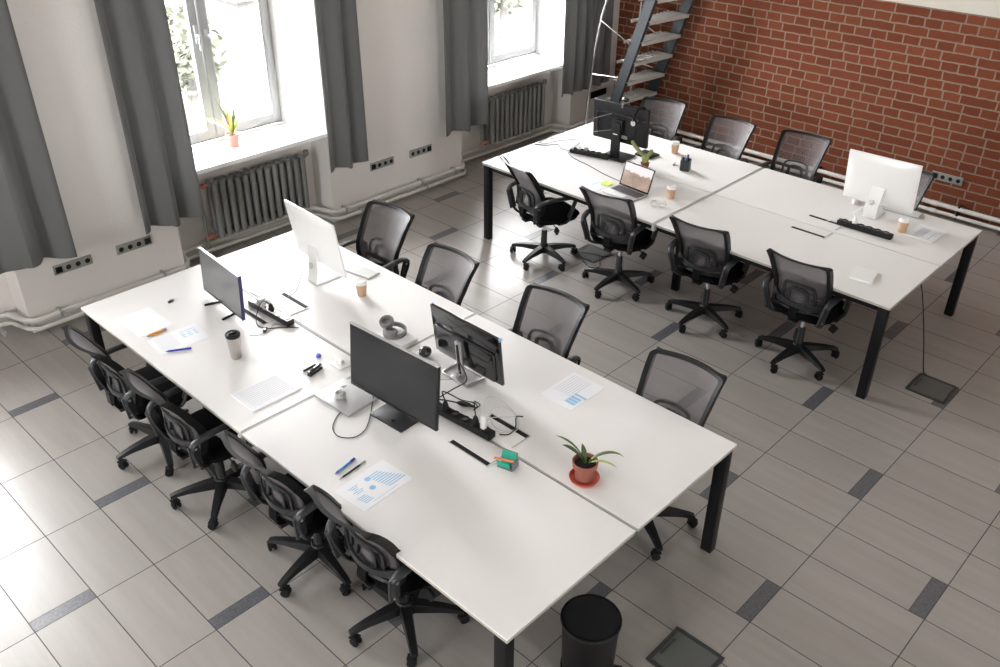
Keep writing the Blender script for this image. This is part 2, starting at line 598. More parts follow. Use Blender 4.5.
MB().box((XB+.15-.012, (YN+YW)/2, (1.88+ZC)/2), (.3, YW-YN, ZC-1.88)).build('wall_back_upper', 'plaster_beige', kind='structure')
FILL_R = [(-1.4, -.1)]                                   # unseen window added for fill light, wall behind the viewer
wr = MB()
x = XL-.35
for a, b_ in FILL_R:
    wr.box(((x+a)/2, YN-.175, ZC/2), (a-x, .35, ZC))
    wr.box(((a+b_)/2, YN-.175, (ZTOP+ZC)/2), (b_-a, .35, ZC-ZTOP)).box(((a+b_)/2, YN-.175, (ZS-.036)/2), (b_-a, .35, ZS-.036))
    x = b_
wr.box(((x+XB+.3)/2, YN-.175, ZC/2), (XB+.3-x, .35, ZC))
wr.build('wall_right', 'plaster_beige', kind='structure')
FILL_F = [(-3.3, -1.9)]      # invented window out of view at the viewer's left, raises ambient light
wf = MB()
y = YN
for a, b_ in FILL_F:
    wf.box((XL-.175, (y+a)/2, ZC/2), (.35, a-y, ZC))
    wf.box((XL-.175, (a+b_)/2, (ZTOP+ZC)/2), (.35, b_-a, ZC-ZTOP)).box((XL-.175, (a+b_)/2, (ZS-.036)/2), (.35, b_-a, ZS-.036))
    y = b_
wf.box((XL-.175, (y+YW)/2, ZC/2), (.35, YW-y, ZC))
wf.build('wall_front', 'plaster_beige', kind='structure')

def window(n, a, b_, c, e, mm, loc=None, rz=0, front=None):
    root = bpy.data.objects.new('window_%d' % n, None)
    COL.objects.link(root); root['kind'] = 'structure'
    root.location = loc or (mm, YG, ZS); root.rotation_euler = (0, 0, rz)
    fy = (YW-YG) if front is None else front
    H = ZTOP-ZS
    lx, rx = c-mm, e-mm
    f = .05
    fr = MB()
    fr.box(((lx+f/2), .04, H/2), (f, .08, H), bev=.006)
    fr.box(((rx-f/2), .04, H/2), (f, .08, H), bev=.006)
    fr.box(((lx+rx)/2, .041, .0265), (rx-lx-.006, .076, .047), bev=.006)
    fr.box(((lx+rx)/2, .041, H-.0265), (rx-lx-.006, .076, .047), bev=.006)
    fr.build('window_frame', 'white_paint_darkened', root)
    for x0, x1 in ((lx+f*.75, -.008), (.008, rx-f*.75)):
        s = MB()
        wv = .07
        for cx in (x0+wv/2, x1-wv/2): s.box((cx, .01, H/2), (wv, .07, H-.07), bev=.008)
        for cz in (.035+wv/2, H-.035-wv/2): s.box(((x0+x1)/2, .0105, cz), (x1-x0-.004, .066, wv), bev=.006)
        q = s.build('window_sash', 'white_paint_darkened', root)
        MB().box(((x0+x1)/2, .02, H/2), (x1-x0-.12, .006, H-.19)).build('pane', 'glass', q)
        b = MB()
        # dark gasket round the glass
        for cx in (x0+wv+.003, x1-wv-.003): b.box((cx, -.008, H/2), (.007, .03, H-.2))
        for cz in (.035+wv+.003, H-.035-wv-.003): b.box(((x0+x1)/2, -.008, cz), (x1-x0-2*wv, .03, .007))
        b.build('gasket', 'seam_grey', q)
    h = MB()
    hz = 1.82-ZS
    h.box((-.045, -.034, hz), (.03, .02, .15), bev=.006)
    h.box((-.045, -.06, hz-.005), (.018, .04, .018), bev=.004)
    h.box((-.045, -.078, hz-.06), (.02, .014, .13), bev=.005)
    h.box((.045, -.034, hz), (.03, .02, .06), bev=.006)
    h.box((.055, -.06, hz-.03), (.014, .05, .014), rot=Matrix.Rotation(R(25), 4, 'X'), bev=.004)
    h.build('handle', 'alu', root)
    sl = MB()
    sl.prism([(a-mm-.02, fy-.045), (b_-mm+.02, fy-.045), (b_-mm+.02, fy-.001), (b_-mm-.003, fy), (rx-.001, 0), (lx+.001, 0), (a-mm+.003, fy), (a-mm-.02, fy-.001)], -.035, .0)
    sl.build('window_sill', 'sill_paint', root)
    M = Matrix.Translation(root.location) @ Matrix.Rotation(rz, 4, 'Z')
    portal('daylight_portal', M @ Vector(((lx+rx)/2, .17, H/2)), e-c-.02, H-.02, (R(-90), 0, rz))
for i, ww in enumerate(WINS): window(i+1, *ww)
for i, (a, b_) in enumerate(FILL_F): window(i+5, a, b_, a+.002, b_-.002, (a+b_)/2, loc=(XL-.2, (a+b_)/2, ZS), rz=R(90), front=-.2)  # added side window, only there for its light
for i, (a, b_) in enumerate(FILL_R): window(i+6, a, b_, a+.002, b_-.002, (a+b_)/2, loc=((a+b_)/2, YN-.2, ZS), rz=R(180), front=-.2)  # added rear window, brightens the walls facing it

# outside, seen washed out through the glass
MB().box((10, 30, -3.6), (90, 55, .2)).build('ground_outside', 'outside_ground', kind='structure')
t = thing('outside_house', 'pale low house with a reddish chimney seen washed out through the window', 'building', (14.5, 19.5, -3.5))
MB().box((0, 0, 1.0), (5.5, 4, 2.0)).build('wall', 'outside_wall', t)
MB().prism([(-2.9, 0), (2.9, 0), (0, .8)], -2.2, 2.2, M=Matrix.Translation((0, 0, 2.0)) @ Matrix.Rotation(R(90), 4, 'X')).build('roof', 'outside_wall', t)
MB().box((-.9, -1.2, 2.5), (.35, .35, 1.0)).box((-.9, -1.2, 3.04), (.45, .45, .08)).build('chimney', 'outside_chimney', t)
def tree(x, y, s, label):
    t = thing('tree', label, 'tree', (x, y, -3.5))
    MB().tube([(0, 0, 0), (.1, 0, 1), (0, .1, 2.4*s)], .16, scale=[1, .8, .5]).build('trunk', 'outside_wall', t)
    c = MB()
    for k in range(420):
        a = random.uniform(0, 2*PI); b = random.uniform(-1, 1); rr = 1.6*s*random.random()**.4
        p = Vector((rr*math.cos(a)*math.sqrt(1-b*b), rr*math.sin(a)*math.sqrt(1-b*b), 2.9*s+rr*b*1.1))
        q = Matrix.Translation(p) @ Matrix.Rotation(random.uniform(0, 6), 4, Vector((random.random(), random.random(), random.random()+.1)).normalized())
        l = .16
        c.add([q @ Vector(v) for v in ((-l, 0, 0), (0, -l*.5, .02), (l, 0, 0), (0, l*.5, .02))], [[0, 1, 2, 3]])
    c.build('foliage', 'outside_leaf', t)
tree(8.4, 14.5, .62, 'leafy tree outside the left window, beyond the left sash')
tree(20.2, 15.5, .62, 'leafy tree outside the right window near the ladder')

# ------------------------------------------------------------------ heating pipes
def pier_path(off, z, ret):
    pts = [(XL+.3, YW-off, z)]
    for a, b_, c, e, mm in WINS:
        pts += [(a-ret, YW-off, z), (a+.0+ret, YW-off+.06, z), (a+.08, 1.52-off-.03, z), (a+.14, 1.52-off, z), (b_-.14, 1.52-off, z), (b_-.08, 1.52-off-.03, z), (b_-ret, YW-off+.06, z), (b_+ret, YW-off, z)]
    pts.append((XB-.06, YW-off, z))
    return pts
p = MB()
p.tube(pier_path(.05, .118, .03), .023, 10)
pa = p.build('upper_heating_pipe', 'pipe_paint')
tag(pa, 'upper of two cream heating pipes bending round the piers of the window wall', 'pipe')
for i, x in enumerate((-.18, .24, 1.1, 2.98, 3.95, 4.42)):
    MB().box((x, YW-.04, .118), (.02, .08, .055), bev=.004).tube([(x, YW-.076, .13), (x, YW-.105, .15)], .006, 6).build('pipe_clip', 'seam_grey', pa)
p = MB()
p.tube(pier_path(.075, .056, .03), .018, 10)
pb = p.build('lower_heating_pipe', 'pipe_paint')
tag(pb, 'lower of two cream heating pipes at the foot of the window wall', 'pipe')
for x in (3.15, 4.0): MB().box((x, YW-.07, .056), (.02, .06, .045), bev=.004).build('pipe_clip', 'seam_grey', pb)
for nm, z, off, rad, lab in (('upper_brick_wall_pipe', .125, .075, .022, 'upper white heating pipe along the foot of the brick wall'), ('lower_brick_wall_pipe', .052, .085, .018, 'lower white heating pipe along the foot of the brick wall')):
    q = MB().tube([(XB-off, YN+.1, z), (XB-off, -3, z), (XB-off, 1.0, z)], rad, 10).build(nm, 'pipe_white')
    tag(q, lab, 'pipe')
    for y in (-3.02, -1.55, -.2):
        MB().box((XB-off/2, y, z), (off+.03, .02, rad*2.5), bev=.004).build('pipe_clip', 'black_steel', q)
        MB().tube([(XB-off, y+.2, z), (XB-off, y+.26, z)], rad*1.25, 10).build('pipe_coupling', 'pipe_white', q)

# ------------------------------------------------------------------ radiators
def radiator(x0, x1, zt, zb, n, label):
    t = thing('radiator', label, 'radiator', (x0, 1.40, 0), 0, 'column radiators under the windows')
    W = x1-x0; s = W/n
    for k in range(n):
        cx = s*(k+.5)
        m = MB()
        for y in (-.045, .045):
            m.tube([(cx, y, zb+.02), (cx, y, zt-.02)], s*.34, 12)
        for z in (zt-.03, zb+.03):
            m.box((cx, 0, z), (s*.55, .135, .05), bev=.02, seg=3)
            m.tube([(cx-s*.5, 0, z), (cx+s*.5, 0, z)], .022, 10)
        m.build('radiator_section', 'radiator_paint', t)
    v = MB()
    for z in (zt-.03, zb+.03):
        v.tube([(-.10, 0, z), (0, 0, z)], .016, 8)
        v.box((-.035, 0, z), (.03, .04, .045), bev=.006)
    v.build('radiator_union', 'copper', t)
    v = MB()
    v.tube([(-.08, .0, zt-.03), (-.08, .0, .14), (-.08, -.02, .12)], .014, 8)
    v.tube([(W, 0, zt-.03), (W+.03, 0, zt-.03)], .02, 8)
    v.lathe([(.022, -.02), (.026, 0), (.022, .03)], (W+.04, 0, zt-.01), 10)
    v.build('radiator_valve', 'radiator_paint', t)
    MB().box((.12, .08, zt-.1), (.03, .08, .03)).box((W-.12, .08, zt-.1), (.03, .08, .03)).box((.12, .08, zb+.1), (.03, .08, .03)).box((W-.12, .08, zb+.1), (.03, .08, .03)).build('radiator_bracket', 'radiator_paint', t)
radiator(1.72, 2.70, .70, .175, 13, 'grey column radiator under the left window, behind the front desk')
radiator(5.12, 6.03, .69, .175, 12, 'grey column radiator under the right window, near the ladder')

# ------------------------------------------------------------------ curtains
def curtain(x0, x1, folds, hem, label, amp=.045, yc=1.10, seed=0, flare=0, hemwave=.02, shape=None):
    rnd = random.Random(seed)
    t = []
    N = folds*14
    ph = [rnd.uniform(-.25, .25) for _ in range(folds+2)]
    am = [rnd.uniform(.6, 1.25) for _ in range(folds+2)]
    zs = [hem, hem+.006, hem+.12, hem+.4, hem+.8, hem+1.3, hem+1.9, 3.2]
    vs = []; fs = []
    for j, z in enumerate(zs):
        hh = (z-hem)/(3.2-hem)
        for i in range(N+1):
            s = i/N
            q = s*folds
            k = int(min(q, folds-1e-6))
            A = amp*am[k]*(1-.45*hh)
            ang = 2*PI*(q+ph[k]*.3*math.sin(PI*(q-k)))
            y = yc - A*math.cos(ang)*(.9+.2*math.sin(3*hh+k))
            xx = x0+(x1-x0)*s + flare*(1-hh)*(s-.5) + .35*A*math.sin(ang*1.0+.6)
            zz = z
            if j < 2: zz = z + hemwave*math.sin(ang*.5+k)*.6
            vs.append((xx, y, zz))
    for j in range(len(zs)-1):
        for i in range(N):
            a = j*(N+1)+i
            fs.append([a, a+1, a+N+2, a+N+1])
    m = MB(); m.add(vs, fs, 0, True)
    o = m.build('curtain', 'curtain')
    md = o.modifiers.new('thickness', 'SOLIDIFY'); md.thickness = .004
    tag(o, label, 'curtain', 'grey curtains at the windows')
    return o
curtain(-.55, .40, 3, .60, 'grey curtain at the left picture edge, left of the bare pier', seed=3, amp=.06, yc=1.11)
curtain(.95, 1.45, 2, .58, 'grey curtain on the left side of the window with the potted plant', seed=5, amp=.055)
curtain(2.76, 3.18, 2, .58, 'grey curtain on the right side of the window with the potted plant', seed=12, amp=.05)
curtain(4.19, 4.76, 2, .57, 'grey curtain on the left side of the window nearest the ladder', seed=21, amp=.05)
curtain(6.06, 6.93, 5, .56, 'grey curtain on the right side of the window, beside the ladder', seed=8, amp=.04, yc=1.165)
rod = MB().tube([(XL+.4, 1.1, 3.2), (XB-.2, 1.1, 3.2)], .014, 8)
rod = rod.build('curtain_rod', 'black_steel')
tag(rod, 'dark curtain rod running along the top of the window wall', 'curtain rod')
for x in (-3, .7, 3.7, 6.9): MB().box((x, 1.175, 3.2), (.02, .15, .02)).build('rod_bracket', 'black_steel', rod)

# ------------------------------------------------------------------ wall sockets
def socket_panel(x, z, label, square_first, axis='x', loc=None, rz=0, frame='socket_frame'):
    t = thing('socket_panel', label, 'wall socket', loc or (x, YW, z), rz)
    W = .295
    MB().box((0, -.007, 0), (W, .014, .078), bev=.004).build('panel_frame', frame, t)
    for k in range(4):
        cx = -W/2+W*(k+.5)/4
        sq = (k == 0) if square_first else (k == 3)
        if sq:
            MB().box((cx, -.016, 0), (.05, .006, .05), bev=.002).box((cx-.012, -.02, .0), (.014, .004, .03)).box((cx+.012, -.02, 0), (.014, .004, .03)).build('data_outlet', 'plastic_black', t)
        else:
            M = Matrix.Rotation(R(90), 4, 'X')
            m = MB()
            m.lathe([(.028, 0), (.028, .003), (.021, .003), (.019, .001)], (cx, -.014, 0), 20, 0, M)
            m.lathe([(.0205, .0), (.0205, .0022)], (cx, -.014, 0), 20, 1, M)
            m.build('power_outlet', [frame, 'plastic_black'], t)
    return t
socket_panel(.435, .438, 'four-gang wall socket panel partly under the leftmost curtain', True)
socket_panel(.93, .435, 'four-gang wall socket panel left of the window with the plant', False)
socket_panel(3.495, .428, 'four-gang wall socket panel just right of the plant window curtain', True)
socket_panel(4.0, .427, 'four-gang wall socket panel between the windows, the one nearer the ladder', False)
socket_panel(6.89, .413, 'dark four-gang wall socket panel in the corner behind the ladder', False, frame='plastic_black')
socket_panel(0, 0, 'four-gang wall socket panel on the red brick wall', True, loc=(XB, -2.815, .372), rz=R(-90))

# ------------------------------------------------------------------ ship's ladder
t = thing('steel_ladder', 'steep dark steel stair with grated treads leaning along the brick wall', 'ladder', (0, 0, 0))
def stringer(x, ya, za, yb, zb):
    sl = (yb-ya)/(zb-za)
    y0 = ya+sl*(0-za); z1 = 3.6; y1 = ya+sl*(z1-za)
    dv = Vector((0, y1-y0, z1)).normalized()
    L = math.hypot(y1-y0, z1)
    M = Matrix.Translation((x, (y0+y1)/2, z1/2)) @ Matrix.Rotation(-math.atan2(y1-y0, z1), 4, 'X')
    m = MB()
    m.box((0, 0, 0), (.012, .115, L-.02), rot=None)
    m.box((.018, .0515, 0), (.045, .012, L-.02)); m.box((.018, -.0515, 0), (.045, .012, L-.02))
    m2 = MB(); m2.T = M; m2.v = [M @ v for v in m.v]; m2.f = m.f; m2.mi = m.mi; m2.sm = m.sm
    m2.build('stringer', 'steel_dark', t)
    return lambda z: y0 + sl*z
fn = stringer(6.43, .29, 1.69, .65, .57)
ff = stringer(7.06, .235, 1.61, .635, .45)
for k in range(14):
    z = .315+.2305*k
    if z > 3.4: break
    m = MB()
    yn, yf = fn(z)+.02, ff(z)+.02
    m.prism([(6.44, yn-.10), (7.06, yf-.10), (7.06, yf+.11), (6.44, yn+.11)], z-.004, z)
    m.prism([(6.44, yn-.104), (7.06, yf-.104), (7.06, yf-.10), (6.44, yn-.10)], z-.035, z)
    m.prism([(6.40, yn+.11), (7.06, yf+.11), (7.06, yf+.114), (6.40, yn+.114)], z-.035, z)
    for a in range(9):
        for b in range(3):
            xx = 6.50+a*.063; yy = yn-.065+b*.065
            m.box((xx, yy, z+.003), (.036, .022, .006))
    m.build('tread', 'tread', t)
rail = MB()
rp = curve([(6.35, 1.01, 0.02), (6.36, 1.0, .19), (6.37, .985, .55), (6.38, .955, .95), (6.40, .90, 1.40), (6.41, .84, 1.62), (6.42, .68, 2.1), (6.42, .5, 2.6), (6.42, .3, 3.2)], 5)
rail.tube(rp, .017, 10); rail.build('handrail', 'chrome', t)
rail = MB()
rail.tube(curve([(7.0, .88, .02), (6.99, .84, .55), (6.98, .81, .8), (6.96, .77, 1.55), (6.96, .6, 2.1), (6.96, .2, 3.1)], 5), .015, 10); rail.build('handrail', 'chrome', t)
for (a, b) in (((6.395, .905, 1.40), (6.41, fn(1.20)+.05, 1.20)), ((6.375, .965, .80), (6.41, fn(.84)+.05, .82)), ((6.42, .72, 2.0), (6.42, fn(1.75)+.07, 1.75))):
    MB().tube([a, b], .009, 8).build('rail_strut', 'chrome', t)
for (a, b) in (((6.97, .78, 1.32), (7.03, ff(1.15)+.07, 1.15)), ((6.98, .80, .86), (7.03, ff(.8)+.07, .82))):
    MB().tube([a, b], .009, 8).build('rail_strut', 'chrome', t)

# ------------------------------------------------------------------ benches of desks
Z0 = .74
def bench(x0, x1, y0, y1, ym, flaps, label, g=.009, gm=.012):
    """x0..x1 across, y0 (far, at windows) .. y1 (near); flaps: list of (side, yc)"""
    t = thing('desk_bench', label, 'desk', (x0, y0, 0), 0)
    W = x1-x0; L = y0-y1; M_ = y0-ym
    xc = W/2
    th = .024
    for (a, b) in ((0, xc-g), (xc+g, W)):
        for (c, e) in ((0, -(M_-gm)), (-(M_+gm), -L)):
            m = MB()
            m.box(((a+b)/2, (c+e)/2, Z0-.004), (b-a, abs(e-c), .008), bev=.0015, seg=1)
            m.box(((a+b)/2, (c+e)/2, Z0-.004-(th)/2), (b-a-.002, abs(e-c)-.002, th-.008), mi=1)
            m.T = Matrix()
            o = m.build('desktop', ['laminate', 'board_edge'], t)
    # frame
    f = MB()
    zc = Z0-th-.022
    for xx in (.04, xc-.05, xc+.05, W-.04): f.box((xx, -L/2, zc), (.03, L-.06, .04))
    for yy in (-.045, -L+.045): f.box((W/2, yy, zc), (W-.06, .04, .04))
    for yy in (-M_-.03, -M_+.03): f.box((W/2, yy, zc), (W-.06, .03, .04))
    f.build('steel_frame', 'black_steel', t)
    s = MB()
    s.box((W/2, -M_, Z0-.010), (W-.004, 2*gm, .014))
    s.box((xc+g*.3, -L/2, Z0-.012), (g*1.1, L-.01, .016))
    for xx in (.0, W): s.box((xx, -M_, Z0-.035), (.03, .03, .05), bev=.004)
    s.build('joining_rail', 'rail_grey', t)
    tr = MB()
    tr.box((xc, -L/2, Z0-.17), (.22, L-.5, .006)).box((xc-.11, -L/2, Z0-.13), (.006, L-.5, .08)).box((xc+.11, -L/2, Z0-.13), (.006, L-.5, .08))
    for yy in (-.3, -M_-.1, -M_+.1, -L+.3): tr.box((xc, yy, Z0-.10), (.23, .03, .10))
    tr.build('cable_tray', 'black_steel', t)
    h = Z0-th
    for xx in (.032, W-.032):
        for yy in (-.045, -L+.045):
            MB().box((xx, yy, h/2), (.055, .065, h), bev=.004).build('leg', 'black_steel', t)
    for yy in (-M_,):
        for xx in (.42, W-.42):
            MB().box((xx, yy, h/2), (.05, .06, h), bev=.004).build('leg', 'black_steel', t)
    for sd, yc in flaps:
        fx = xc + sd*.095
        m = MB()
        m.box((fx, yc-y0, Z0+.0015), (.14, .285, .004), bev=.001, seg=1)
        m.box((fx+sd*.052, yc-y0, Z0+.004), (.025, .265, .0022), mi=1)
        m.box((fx, yc-y0-.137, Z0+.004), (.14, .005, .002), mi=2)
        m.box((fx+sd*.068, yc-y0, Z0+.004), (.004, .28, .002), mi=2)
        m.build('cable_flap', ['laminate', 'rubber', 'rail_grey'], t)
    return t
bench(0, 1.707, 0, -3.735, -1.85, [(-1, -.88), (1, -.90), (-1, -2.81), (1, -2.80)], 'long white four-person desk bench on black legs, in the foreground', g=.010, gm=.010)
bench(3.632, 5.283, 0, -3.705, -1.856, [(-1, -2.775), (1, -2.77)], 'long white four-person desk bench on black legs, beside the brick wall', g=.0055, gm=.016)

# ------------------------------------------------------------------ task chair
def back_pt(uu, v, off=0):
    hw = .192+.036*v
    x = -.205 - .155*max(0, (v-.22)/.78)**1.9 + .020*math.sin(PI*min(1, v/.6)) + .060*uu*uu
    # off = along the backward normal
    return Vector((x-off, uu*hw, .50+.440*v))
def rr_outline(n=12, rad=.16, inset=0.0, insv=0.0):
    """rounded rectangle in (u,v); u -1..1, v 0..1"""
    pts = []
    au, av = 1-inset, .5-insv
    ru, rv = rad, rad*.5
    for cx, cy, a0 in ((au-ru, av-rv, 0), (-au+ru, av-rv, 90), (-au+ru, -av+rv, 180), (au-ru, -av+rv, 270)):
        for k in range(n+1):
            a = R(a0+90*k/n)
            pts.append((cx+ru*math.cos(a), .5+cy+rv*math.sin(a)))
    # subdivide long sides
    out = []
    N = len(pts)
    for i in range(N):
        p, q = pts[i], pts[(i+1) % N]
        out.append(p)
        L = math.hypot(q[0]-p[0], 2*(q[1]-p[1]))
        k = int(L/.12)
        for j in range(1, k): out.append((p[0]+(q[0]-p[0])*j/k, p[1]+(q[1]-p[1])*j/k))
    return out
def make_chair(label):
    t = thing('task_chair', label, 'chair', (0, 0, 0), 0, None)
    # seat
    s = MB()
    nx, ny = 12, 12
    def top(a, b):
        X = .235*a; Y = .245*b
        k = (abs(a)**3.2+abs(b)**3.2)**(1/3.2)
        ed = max(abs(a), abs(b), .0001)
        q = ed/max(k, ed) if k > 0 else 1
        X *= q; Y *= q
        z = .492 - .035*max(0, ed)**5 - (.03*max(0, a-.6)**1.5) + .006*b*b
        return X+.035, Y, z
    vs = []; fs = []
    for i in range(nx+1):
        for j in range(ny+1): vs.append(top(-1+2*i/nx, -1+2*j/ny))
    for i in range(nx):
        for j in range(ny):
            a = i*(ny+1)+j; fs.append([a, a+1, a+ny+2, a+ny+1])
    nb = len(vs)
    rim = [i*(ny+1) for i in range(nx+1)] + [nx*(ny+1)+j for j in range(1, ny+1)] + [i*(ny+1)+ny for i in range(nx-1, -1, -1)] + [j for j in range(ny-1, 0, -1)]
    for idx in rim:
        X, Y, z = vs[idx]; vs.append((.035+(X-.035)*.93, Y*.93, .425))
    n = len(rim)
    for i in range(n): fs.append([rim[i], nb+i, nb+(i+1) % n, rim[(i+1) % n]])
    fs.append([nb+i for i in range(n)])
    s.add(vs, fs, 0, True); s.build('seat', 'fabric_black', t)
    # under seat mechanism
    m = MB()
    m.box((.02, 0, .405), (.22, .16, .035), bev=.01)
    m.box((-.14, 0, .415), (.16, .07, .018), bev=.005)
    m.box((.03, 0, .418), (.09, .48, .014), bev=.004)
    m.build('seat_mechanism', 'plastic_black', t)
    # backrest frame
    o = rr_outline(8, .085); i_ = rr_outline(10, .13, .10, .035)
    # same number of samples: rebuild the inner one from the outer directions
    cx, cy = 0, .5
    inner = []
    for (a, b) in o:
        inner.append((a*.885, .5+(b-.5)*.935))
    f = MB(); N = len(o); vs = []; fs = []
    for (a, b), (c, e) in zip(o, inner):
        side = min(1, max(0, (abs(a)-.75)/.2))
        dep = .016+.026*side
        vs += [back_pt(a, b, -.006), back_pt(a, b, dep), back_pt(c, e, dep*.7), back_pt(c, e, -.004)]
    for k in range(N):
        j = (k+1) % N
        for q in range(4):
            r_ = (q+1) % 4
            fs.append([k*4+q, k*4+r_, j*4+r_, j*4+q])
    f.add(vs, fs, 0, True); f.build('backrest_frame', 'plastic_black', t)
    # mesh
    g = MB(); vs = []; fs = []; rings = 7
    for q in range(rings+1):
        k = 1-q/rings
        for (a, b) in inner:
            vs.append(back_pt(a*k*1.005, .5+(b-.5)*k*1.005, .002))
    for q in range(rings):
        for k in range(N):
            j = (k+1) % N
            fs.append([q*N+k, q*N+j, (q+1)*N+j, (q+1)*N+k])
    g.add(vs, fs, 0, True); g.build('mesh_back', 'mesh_fabric', t)
    # lumbar support: bottom bar, outer arch, inner pad
    l = MB()
    def ln(pts, wd, dp, o=.02):
        P = [back_pt(a, b, o) for a, b in pts]
        l.sweep(curve(P, 4), [(-wd, -dp), (wd, -dp), (wd, dp), (-wd, dp)], up=(-1, 0, 0))
    ln([(-.95, .20), (-.6, .135), (-.2, .115), (.2, .115), (.6, .135), (.95, .20)], .016, .007, .03)
    ln([(-.60, .15), (-.55, .36), (-.46, .45), (-.18, .475), (.18, .475), (.46, .45), (.55, .36), (.60, .15)], .009, .007, .018)
    ln([(-.36, .14), (-.31, .30), (-.24, .365), (0, .38), (.24, .365), (.31, .30), (.36, .14)], .012, .007, .018)
    l.build('lumbar_support', 'plastic_grey', t)
    b = MB()
    b.sweep(curve([(-.10, 0, .425), (-.20, 0, .43), (-.235, 0, .47), (back_pt(0, .12, .024))], 5), [(-.03, -.007), (.03, -.007), (.03, .007), (-.03, .007)], up=(1, 0, 0))
    b.build('back_bracket', 'fabric_black', t)
    # armrests
    for sy in (1, -1):
        a = MB()
        yb = .15*sy
        path = curve([(-.06, .10*sy, .405), (-.13, yb, .405), (-.185, .185*sy, .435), (-.215, .205*sy, .50), (-.235, .222*sy, .57), (-.232, .232*sy, .622), (-.185, .242*sy, .650), (-.10, .248*sy, .658), (.02, .252*sy, .655), (.11, .250*sy, .645), (.145, .246*sy, .622), (.13, .242*sy, .57), (.10, .238*sy, .49), (.075, .225*sy, .43), (.04, .17*sy, .410)], 4)
        n = len(path)
        prof = [(.023*math.cos(2*PI*i/10), .012*math.sin(2*PI*i/10)) for i in range(10)]
        # frame: width along y, thickness outwards in the loop plane
        vs = []; fs = []
        k = 10
        for i, p in enumerate(path):
            T = (path[min(i+1, n-1)]-path[max(i-1, 0)]).normalized()
            side = Vector((0, 1, 0)); side = (side-T*side.dot(T)).normalized()
            nn = T.cross(side)
            sca = 1.2 if (p.z > .64) else 1.0
            for c_, s_ in prof: vs.append(p+side*c_*sca+nn*s_)
        for i in range(n-1):
            for q in range(k):
                e = (q+1) % k; fs.append([i*k+q, i*k+e, (i+1)*k+e, (i+1)*k+q])
        fs.append(list(range(k))); fs.append([(n-1)*k+q for q in range(k)])
        a.add(vs, fs, 0, True)
        # rear bracket plate on the backrest side with its screws
        a.box((-.218, .213*sy, .540), (.060, .020, .17), rot=Matrix.Rotation(R(-12*sy), 4, 'X') @ Matrix.Rotation(R(-8), 4, 'Y'), bev=.007)
        for z in (.485, .60): a.lathe([(.008, 0), (.008, .003)], (-.218-.02*(z-.54), (.2245+.21*(z-.54))*sy, z), 10, 1, Matrix.Rotation(R(-90*sy), 4, 'X'))
        arm = a.build('armrest', ['plastic_grey', 'seam_grey'], t)
    # column and lever
    c = MB()
    c.lathe([(.0, .06), (.030, .06), (.030, .12), (.026, .125), (.026, .27), (.022, .275)], n=16)
    c.lathe([(.015, .27), (.015, .35)], n=12, mi=1)
    c.lathe([(.034, .34), (.038, .36), (.038, .39), (.0, .39)], n=16)
    c.build('gas_column', ['plastic_black', 'chrome'], t)
    c = MB()
    c.tube([(.0, -.06, .40), (-.02, -.17, .395), (-.02, -.21, .385)], .005, 6)
    c.box((-.02, -.225, .36), (.02, .05, .06), rot=Matrix.Rotation(R(25), 4, 'X'), bev=.006)
    c.build('height_lever', 'plastic_black', t)
    # star base
    h = MB(); h.lathe([(.0, .065), (.045, .07), (.048, .125), (.036, .14), (.0, .14)], n=20)
    h.build('base_hub', 'plastic_black', t)
    # leg along +x, its caster a sub-part
    lg = MB(); vs = []; fs = []
    secs = [(.03, .034, .075, .132), (.10, .030, .078, .128), (.20, .024, .080, .115), (.27, .021, .075, .100), (.298, .018, .068, .090)]
    for x, hw, zb, zt in secs:
        vs += [(x, -hw, zb+.006), (x, -hw*.7, zb), (x, hw*.7, zb), (x, hw, zb+.006), (x, hw*.75, zt), (x, -hw*.75, zt)]
    for i in range(len(secs)-1):
        for q in range(6):
            e = (q+1) % 6; fs.append([i*6+q, i*6+e, (i+1)*6+e, (i+1)*6+q])
    fs.append(list(range(6))); fs.append([24+q for q in range(6)])
    lg.add(vs, fs)
    ca = MB()
    for sy in (-1, 1):
        ca.lathe([(.0, -.009), (.018, -.009), (.025, -.005), (.025, .005), (.018, .009), (.0, .009)], (-.014, .0145*sy, .025), 16, 0, Matrix.Rotation(R(90), 4, 'X'))
    ca.box((-.006, 0, .042), (.034, .014, .026), bev=.005)
    ca.box((-.010, 0, .052), (.046, .046, .008), bev=.003)
    ca.tube([(0, 0, .04), (0, 0, .08)], .008, 8)
    legme = cme = None
    for k in range(5):
        if k == 0:
            o = lg.build('leg', 'plastic_black', t)
            q = ca.build('caster', 'rubber', o, loc=(.283, 0, 0), rot=(0, 0, .5))
            legme, cme = o.data, q.data
        else:
            o = bpy.data.objects.new('leg', legme); COL.objects.link(o); o.parent = t
            q = bpy.data.objects.new('caster', cme); COL.objects.link(q); q.parent = o
            q.location = (.283, 0, 0)
            q.rotation_euler = (0, 0, (.5, 2.3, -1.1, 1.4, -2.6)[k])
        o.rotation_euler = (0, 0, R(72*k))
    return t
